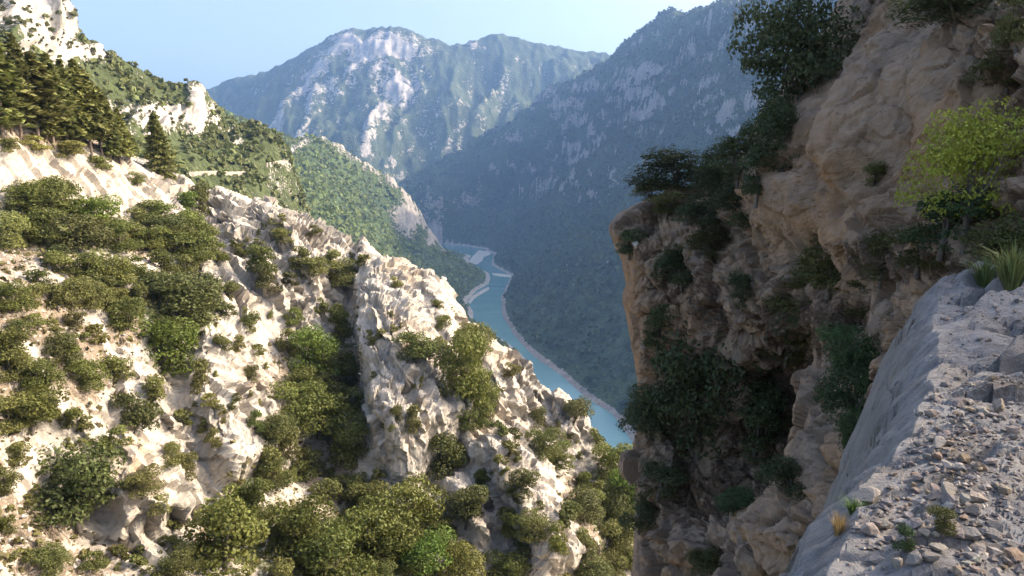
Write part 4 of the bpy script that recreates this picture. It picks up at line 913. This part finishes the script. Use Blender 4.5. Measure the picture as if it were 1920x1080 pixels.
for px, py, sz, col, lab in [(1795, 758, 40, 0, 'brownish block of stone lying alone on the bedrock of the ledge'), (1760, 838, 46, 2, 'pale stone on top of the little stone heap in the middle of the ledge'), (1775, 928, 56, 2, 'large pale block in the gravel above the small green plants'),
        (1826, 962, 46, 0, 'flat pinkish stone right of the small dark green plant'), (1625, 943, 78, 2, 'long flat slab of stone on the brink beside the dry grass'), (1682, 1062, 46, 2, 'pale angular stone at the bottom edge of the ledge'), (1742, 1052, 44, 0, 'rounded brown stone near the bottom edge of the ledge'),
        (1872, 768, 52, 0, 'upright brown stone in the right hand stone heap'), (1712, 912, 22, 3, 'small ochre stone left of the large pale block'), (1806, 865, 40, 3, 'ochre stone at the right end of the stone heap'), (1880, 925, 44, 0, 'flat brown stone near the right edge of the ledge'), (1705, 975, 30, 4, 'bluish grey stone beside the small green plants'), (1722, 780, 26, 4, 'grey stone on the corner of the ledge lip')]:
    stone(BV_G, px, py, sz, lab, None, SC[col], BIGST[px % 3])
k = 0
cl_ = [(1760, 840, 60, 60), (1790, 790, 50, 30), (1870, 765, 60, 30), (1780, 920, 90, 40), (1720, 1000, 110, 60), (1860, 560, 70, 30), (1740, 580, 40, 30), (1850, 1040, 80, 40), (1660, 960, 50, 40), (1720, 730, 30, 30)]
while k < 290:
    c = cl_[int(r2.integers(len(cl_)))] if r2.random() < .75 else (1800, 850, 170, 230)
    px, py = c[0] + c[2] * r2.normal() * .7, c[1] + c[3] * r2.normal() * .7
    if not (1560 < px < 1935 and 535 < py < 1095): continue
    p, n = hit(BV_G, px, py)
    if p is None or n.z < .75: continue
    d, sd, _ = polydist(np.array([p.x]), np.array([p.y]), ED)
    if sd[0] < 0 or d[0] < .06: continue
    wld = (.04 + .11 * r2.random() ** 2.0)
    zone = 'far end of the ledge by the grass' if py < 640 else 'bedrock of the ledge beside the slab lip' if py < 800 and px < 1800 else 'right hand stone heap of the ledge' if py < 800 else 'middle stone heap of the ledge' if py < 890 and px < 1830 else 'gravel around the small plants of the ledge' if py < 1000 and px < 1830 else 'right edge of the ledge near the picture border' if py < 1000 else 'gravel along the bottom edge of the ledge'
    stone(BV_G, px, py, wld / p.y * FPX, '%s limestone fragment lying on the %s' % ('larger' if wld > .09 else 'small angular', zone), 'loose stones on the ledge'); k += 1
# gravel
def pebbles(name, pos, size, mat, label, seed):
    r = np.random.default_rng(seed); n = len(pos)
    base = np.array([(1, 0, 0), (-1, 0, 0), (0, 1, 0), (0, -1, 0), (0, 0, 1), (0, 0, -1)], float); Fb = np.array([(0, 2, 4), (2, 1, 4), (1, 3, 4), (3, 0, 4), (2, 0, 5), (1, 2, 5), (3, 1, 5), (0, 3, 5)])
    V = base[None] * (.35 + .35 * r.random((n, 6, 1))) * size[:, None, None]; V[..., 2] *= .65
    a = r.random(n) * 6.28; cs, sn = np.cos(a)[:, None], np.sin(a)[:, None]; V = np.stack([V[..., 0] * cs - V[..., 1] * sn, V[..., 0] * sn + V[..., 1] * cs, V[..., 2] + .3 * V[..., 0]], -1) + pos[:, None]
    F = (Fb[None] + (np.arange(n) * 6)[:, None, None]).reshape(-1, 3)
    obj(name, mesh_np(name, V, F, False, {'tint': np.repeat(r.random(n), 6)}, mat), kind='stuff', label=label, category='gravel')
def pebble_mat(name, a, b, c):
    t = NT(name); f = t.attr('tint'); return t.done(t.mix(t.ramp(f, .55, .95), t.mix(t.ramp(f, 0, .55), a, b), c), .92)
X = 1.0 + 9.5 * r2.random(60000); Y = 2.2 + 10 * r2.random(60000) ** 1.4
d, sd, _ = polydist(X, Y, ED); gm = fbm(np.stack([X, Y, 0 * X], -1) / 1.3 + 3, 3)
ok = (sd > 0) & (d > .04) & ((Y < 5.6) | (r2.random(60000) < .3)) & (X / Y < .75) & (X / Y > .3) & (gm * 1.2 + .25 + .5 * r2.random(60000) > .25); X, Y = X[ok][:11000], Y[ok][:11000]
sz = .012 + .03 * r2.random(len(X)) ** 2.5
pebbles('gravel_on_ledge', np.stack([X, Y, ledge_z(X, Y) + sz * .15], -1), sz, pebble_mat('gravel', (.15, .125, .11), (.24, .2, .175), (.36, .32, .28)), 'fine limestone gravel strewn over the foreground ledge', 21)
# scree and dry ground-cover of the sunlit ridge
V = Pn.reshape(-1, 3); w = (np.clip(soil_n, 0, 1) * (1 - bare_n)).ravel() + .03; w = w * (V[:, 1] < 118); w /= w.sum(); idx = r2.choice(len(V), 6500, p=w)
pebbles('scree_on_ridge', V[idx], .12 + .5 * r2.random(6500) ** 3, pebble_mat('scree', (.4, .34, .28), (.52, .45, .37), (.62, .55, .46)), 'loose pale scree between the shrubs of the sunlit slope', 22)
w = (.12 + np.clip(soil_n, 0, 1) + veg_n * 1.5 - .6 * bare_n).clip(0).ravel() * (V[:, 1] < 122); w /= w.sum(); idx = r2.choice(len(V), 5200, p=w)
r = r2; c = V[idx]; q = 7; d = unit(r.normal(size=(5200, q, 3))); d[..., 2] = np.abs(d[..., 2]); ww = .25 + .55 * r.random(5200) ** 2
C = c[:, None] + d * ww[:, None, None] * .4
Vv, F = cards(C.reshape(-1, 3), unit(d + .5 * r.normal(size=d.shape)).reshape(-1, 3), np.repeat(ww, q) * .5, 1.8, r)
o = obj('ground_cover', mesh_np('ground_cover', Vv, F, False, {'tint': np.repeat(np.clip(.5 + .3 * np.repeat(r.normal(size=5200), q), 0, 1), 4)}, M_LEAF), kind='stuff', label='dry tufts and cushion plants scattered over the sunlit rock slope', category='ground cover'); o.color = (.17, .15, .06, 1)
# boulders
for px, py, sz, lab in [(222, 472, 30, 'lone white boulder between the olive bushes of the upper left thicket'), (1193, 462, 26, 'pale boulder on the tip of the shaded promontory')]:
    stone(BV_N if px < 1000 else BV_K, px, py, sz, lab, None, (.6, .55, .48), BIGST[px % 3], 'boulder', .9, 'boulder')

# ------------------------------------------------------------------ small plants of the ledge
def tuft(seed, n=160, h=1.0, spread=.55):
    r = np.random.default_rng(seed); V, F = [], []
    for i in range(n):
        a = r.random() * 6.28; b = .12 * math.sqrt(r.random()); lean = spread * r.random(); L = h * (.5 + .5 * r.random()); d = np.array([math.cos(a), math.sin(a), 0]); s_ = np.array([-d[1], d[0], 0]) * .012
        p0 = d * b; p1 = p0 + d * lean * .35 * L + [0, 0, .6 * L]; p2 = p0 + d * lean * L + [0, 0, (1 - .35 * lean) * L]; o = len(V)
        V += [p0 - s_, p0 + s_, p1 + s_ * .8, p1 - s_ * .8, p2]; F += [(o, o + 1, o + 2, o + 3), (o + 3, o + 2, o + 4, o + 4)]
    return mesh_np('grass', np.array(V), np.array(F), False, {'tint': np.repeat(r.random(n), 5)}, M_LEAF)
TUFT = [tuft(400), tuft(401, 220, 1, .9)]
for px, py, hp, wk, col, lab, m in [(1690, 905, 0, 0, 0, '', 0)][:0] + [(1572, 1000, 62, 1.0, (.36, .25, .11), 'dry straw-coloured grass tuft on the brink of the ledge', 0), (1600, 960, 44, 1.1, (.09, .15, .04), 'green grass tuft under the juniper at the brink', 1),
        (1895, 540, 110, 1.0, (.17, .2, .07), 'long green grass tuft at the right edge behind the ledge', 1), (1845, 535, 70, 1.2, (.1, .14, .05), 'green grass tuft behind the top of the ledge', 1)]:
    bv = BV_G if py > 800 or True else BV_K; p, n = hit(bv, px, py)
    if p is None: p, n = hit(BV_K, px, py)
    H = hp * p.y / FPX; o = obj('grass_tuft', TUFT[m]); o.location = (p.x, p.y, p.z - .02); o.scale = (H * wk, H * wk, H); o.color = (*col, 1); o['label'] = lab; o['category'] = 'grass'
for cx, cy, w, h, k, lab in [(1770, 975, 64, 46, 's', 'small dark green cushion plant in the gravel'), (1698, 1012, 46, 50, 'n', 'small green plant in the gravel near the brink')]:
    put(BV_G, cx, cy, w, h, k, 'cushion_plant', lab, None, NEARLOW[1], 'plant', .05)

# ------------------------------------------------------------------ road, walls and boats
t = NT('wall_stone'); M_WALL = t.done(t.mix(t.ramp(t.voro(1.2), .2, .5), (.5, .44, .36), (.36, .31, .26)), .9)
t = NT('asphalt'); M_ROAD = t.done((.16, .15, .14), .9)
def wall_along(bv, pts, h, th, label, road=0.0, n=24):
    W = []
    for a, b in densify(pts, n):
        p, _ = hit(bv, a, b)
        if p is not None: W.append(p)
    if len(W) < 2: return
    W = np.array(W); k = np.ones(5) / 5
    for c in range(3): W[2:-2, c] = np.convolve(W[:, c], k, 'valid')
    f = unit(np.array([W[:, 0], W[:, 1] * 1.0, 0 * W[:, 0]]).T); V, F = [], []
    for p, d in zip(W, f):
        a, b = p - d * th, p + d * th
        V += [(a[0], a[1], p[2] - 1.2), (a[0], a[1], p[2] + h), (b[0], b[1], p[2] + h), (b[0], b[1], p[2] - 1.2)]
    m = len(W)
    for i in range(m - 1):
        for j in range(4): F.append((i * 4 + j, i * 4 + (j + 1) % 4, i * 4 + 4 + (j + 1) % 4, i * 4 + 4 + j))
    F += [(0, 3, 2, 1), (m * 4 - 4, m * 4 - 3, m * 4 - 2, m * 4 - 1)]
    obj('retaining_wall', mesh_np('wall', np.array(V), np.array(F), False, None, M_WALL), label=label, category='wall')
    if road:
        V = []
        for p, d in zip(W, f): a, b = p + d * th, p + d * road; V += [(a[0], a[1], p[2] + h - .7), (b[0], b[1], p[2] + h - .7 + .15)]
        F = [(2 * i, 2 * i + 1, 2 * i + 3, 2 * i + 2) for i in range(m - 1)]
        obj('road', mesh_np('road', np.array(V), np.array(F), False, None, M_ROAD), kind='structure')
wall_along(BV_L, [(352, 330), (400, 327), (432, 329), (466, 327)], 1.8, .4, 'long pale road retaining wall across the foot of the far hillside', 5.0)
wall_along(BV_L, [(500, 311), (525, 306), (548, 306)], 1.6, .4, 'short pale road wall on the corner of the far hillside', 5.0)
wall_along(BV_N, [(318, 357), (340, 354), (362, 353)], .7, .25, 'low white road parapet on the crest right of the lone conifer', 0, 10)
def boat(px, py, label, rot):
    p = at_level(px, py, RIVER_Z); root = obj('boat', None, label=label, category='boat', group='boats on the river'); root.location = (p[0], p[1], RIVER_Z + .02); root.rotation_euler = (0, 0, rot)
    st = [(-2.6, .85, .62), (-1.2, 1.0, .6), (.6, 1.0, .62), (1.9, .62, .72), (2.8, .06, .85)]; V, F = [], []
    for xx, w, h in st: V += [(xx, -w, h), (xx, -w * .75, -.12), (xx, w * .75, -.12), (xx, w, h), (xx, w * .86, h), (xx, w * .6, .12), (xx, -w * .6, .12), (xx, -w * .86, h)]
    for i in range(4):
        for j in range(8): F.append((i * 8 + j, i * 8 + (j + 1) % 8, i * 8 + 8 + (j + 1) % 8, i * 8 + 8 + j))
    F += [(0, 1, 6, 7), (1, 2, 5, 6), (2, 3, 4, 5)]
    t = bpy.data.materials.get('boat_hull') or NT('boat_hull').done((.1, .11, .13), .4)
    obj('hull', mesh_np('hull', np.array(V, float), np.array(F), False, None, t), root)
    t2 = bpy.data.materials.get('boat_bench') or NT('boat_bench').done((.35, .3, .25), .6)
    for xx in (-1.4, .3):
        V = np.array([(xx + a, b, c) for a in (-.18, .18) for b in (-.8, .8) for c in (.34, .42)]); obj('bench', mesh_np('bench', V, [(0, 1, 3, 2), (4, 6, 7, 5), (0, 4, 5, 1), (2, 3, 7, 6), (0, 2, 6, 4), (1, 5, 7, 3)], False, None, t2), root)
boat(915, 599, 'nearer of the two small dark boats on the river', 1.9); boat(908, 568, 'farther of the two small dark boats on the river', 1.2)

# ------------------------------------------------------------------ haze
V = np.array([(a, b, c) for a in (-6500, 6500) for b in (-600, 9500) for c in (RIVER_Z - 31, 1250)], float)
F = [(0, 1, 3, 2), (4, 6, 7, 5), (0, 4, 5, 1), (2, 3, 7, 6), (0, 2, 6, 4), (1, 5, 7, 3)]
hm = bpy.data.materials.new('haze'); hm.use_nodes = True; ht = hm.node_tree; ht.nodes.clear()
ho = ht.nodes.new('ShaderNodeOutputMaterial'); hv = ht.nodes.new('ShaderNodeVolumePrincipled')
hv.inputs['Color'].default_value = (.32, .55, 1.0, 1); hv.inputs['Density'].default_value = 0.00009; hv.inputs['Anisotropy'].default_value = 0.25
ht.links.new(hv.outputs[0], ho.inputs['Volume'])
obj('haze', mesh_np('haze', V, F, False, None, hm), kind='stuff')
print('total', round(time.time() - T0, 1))
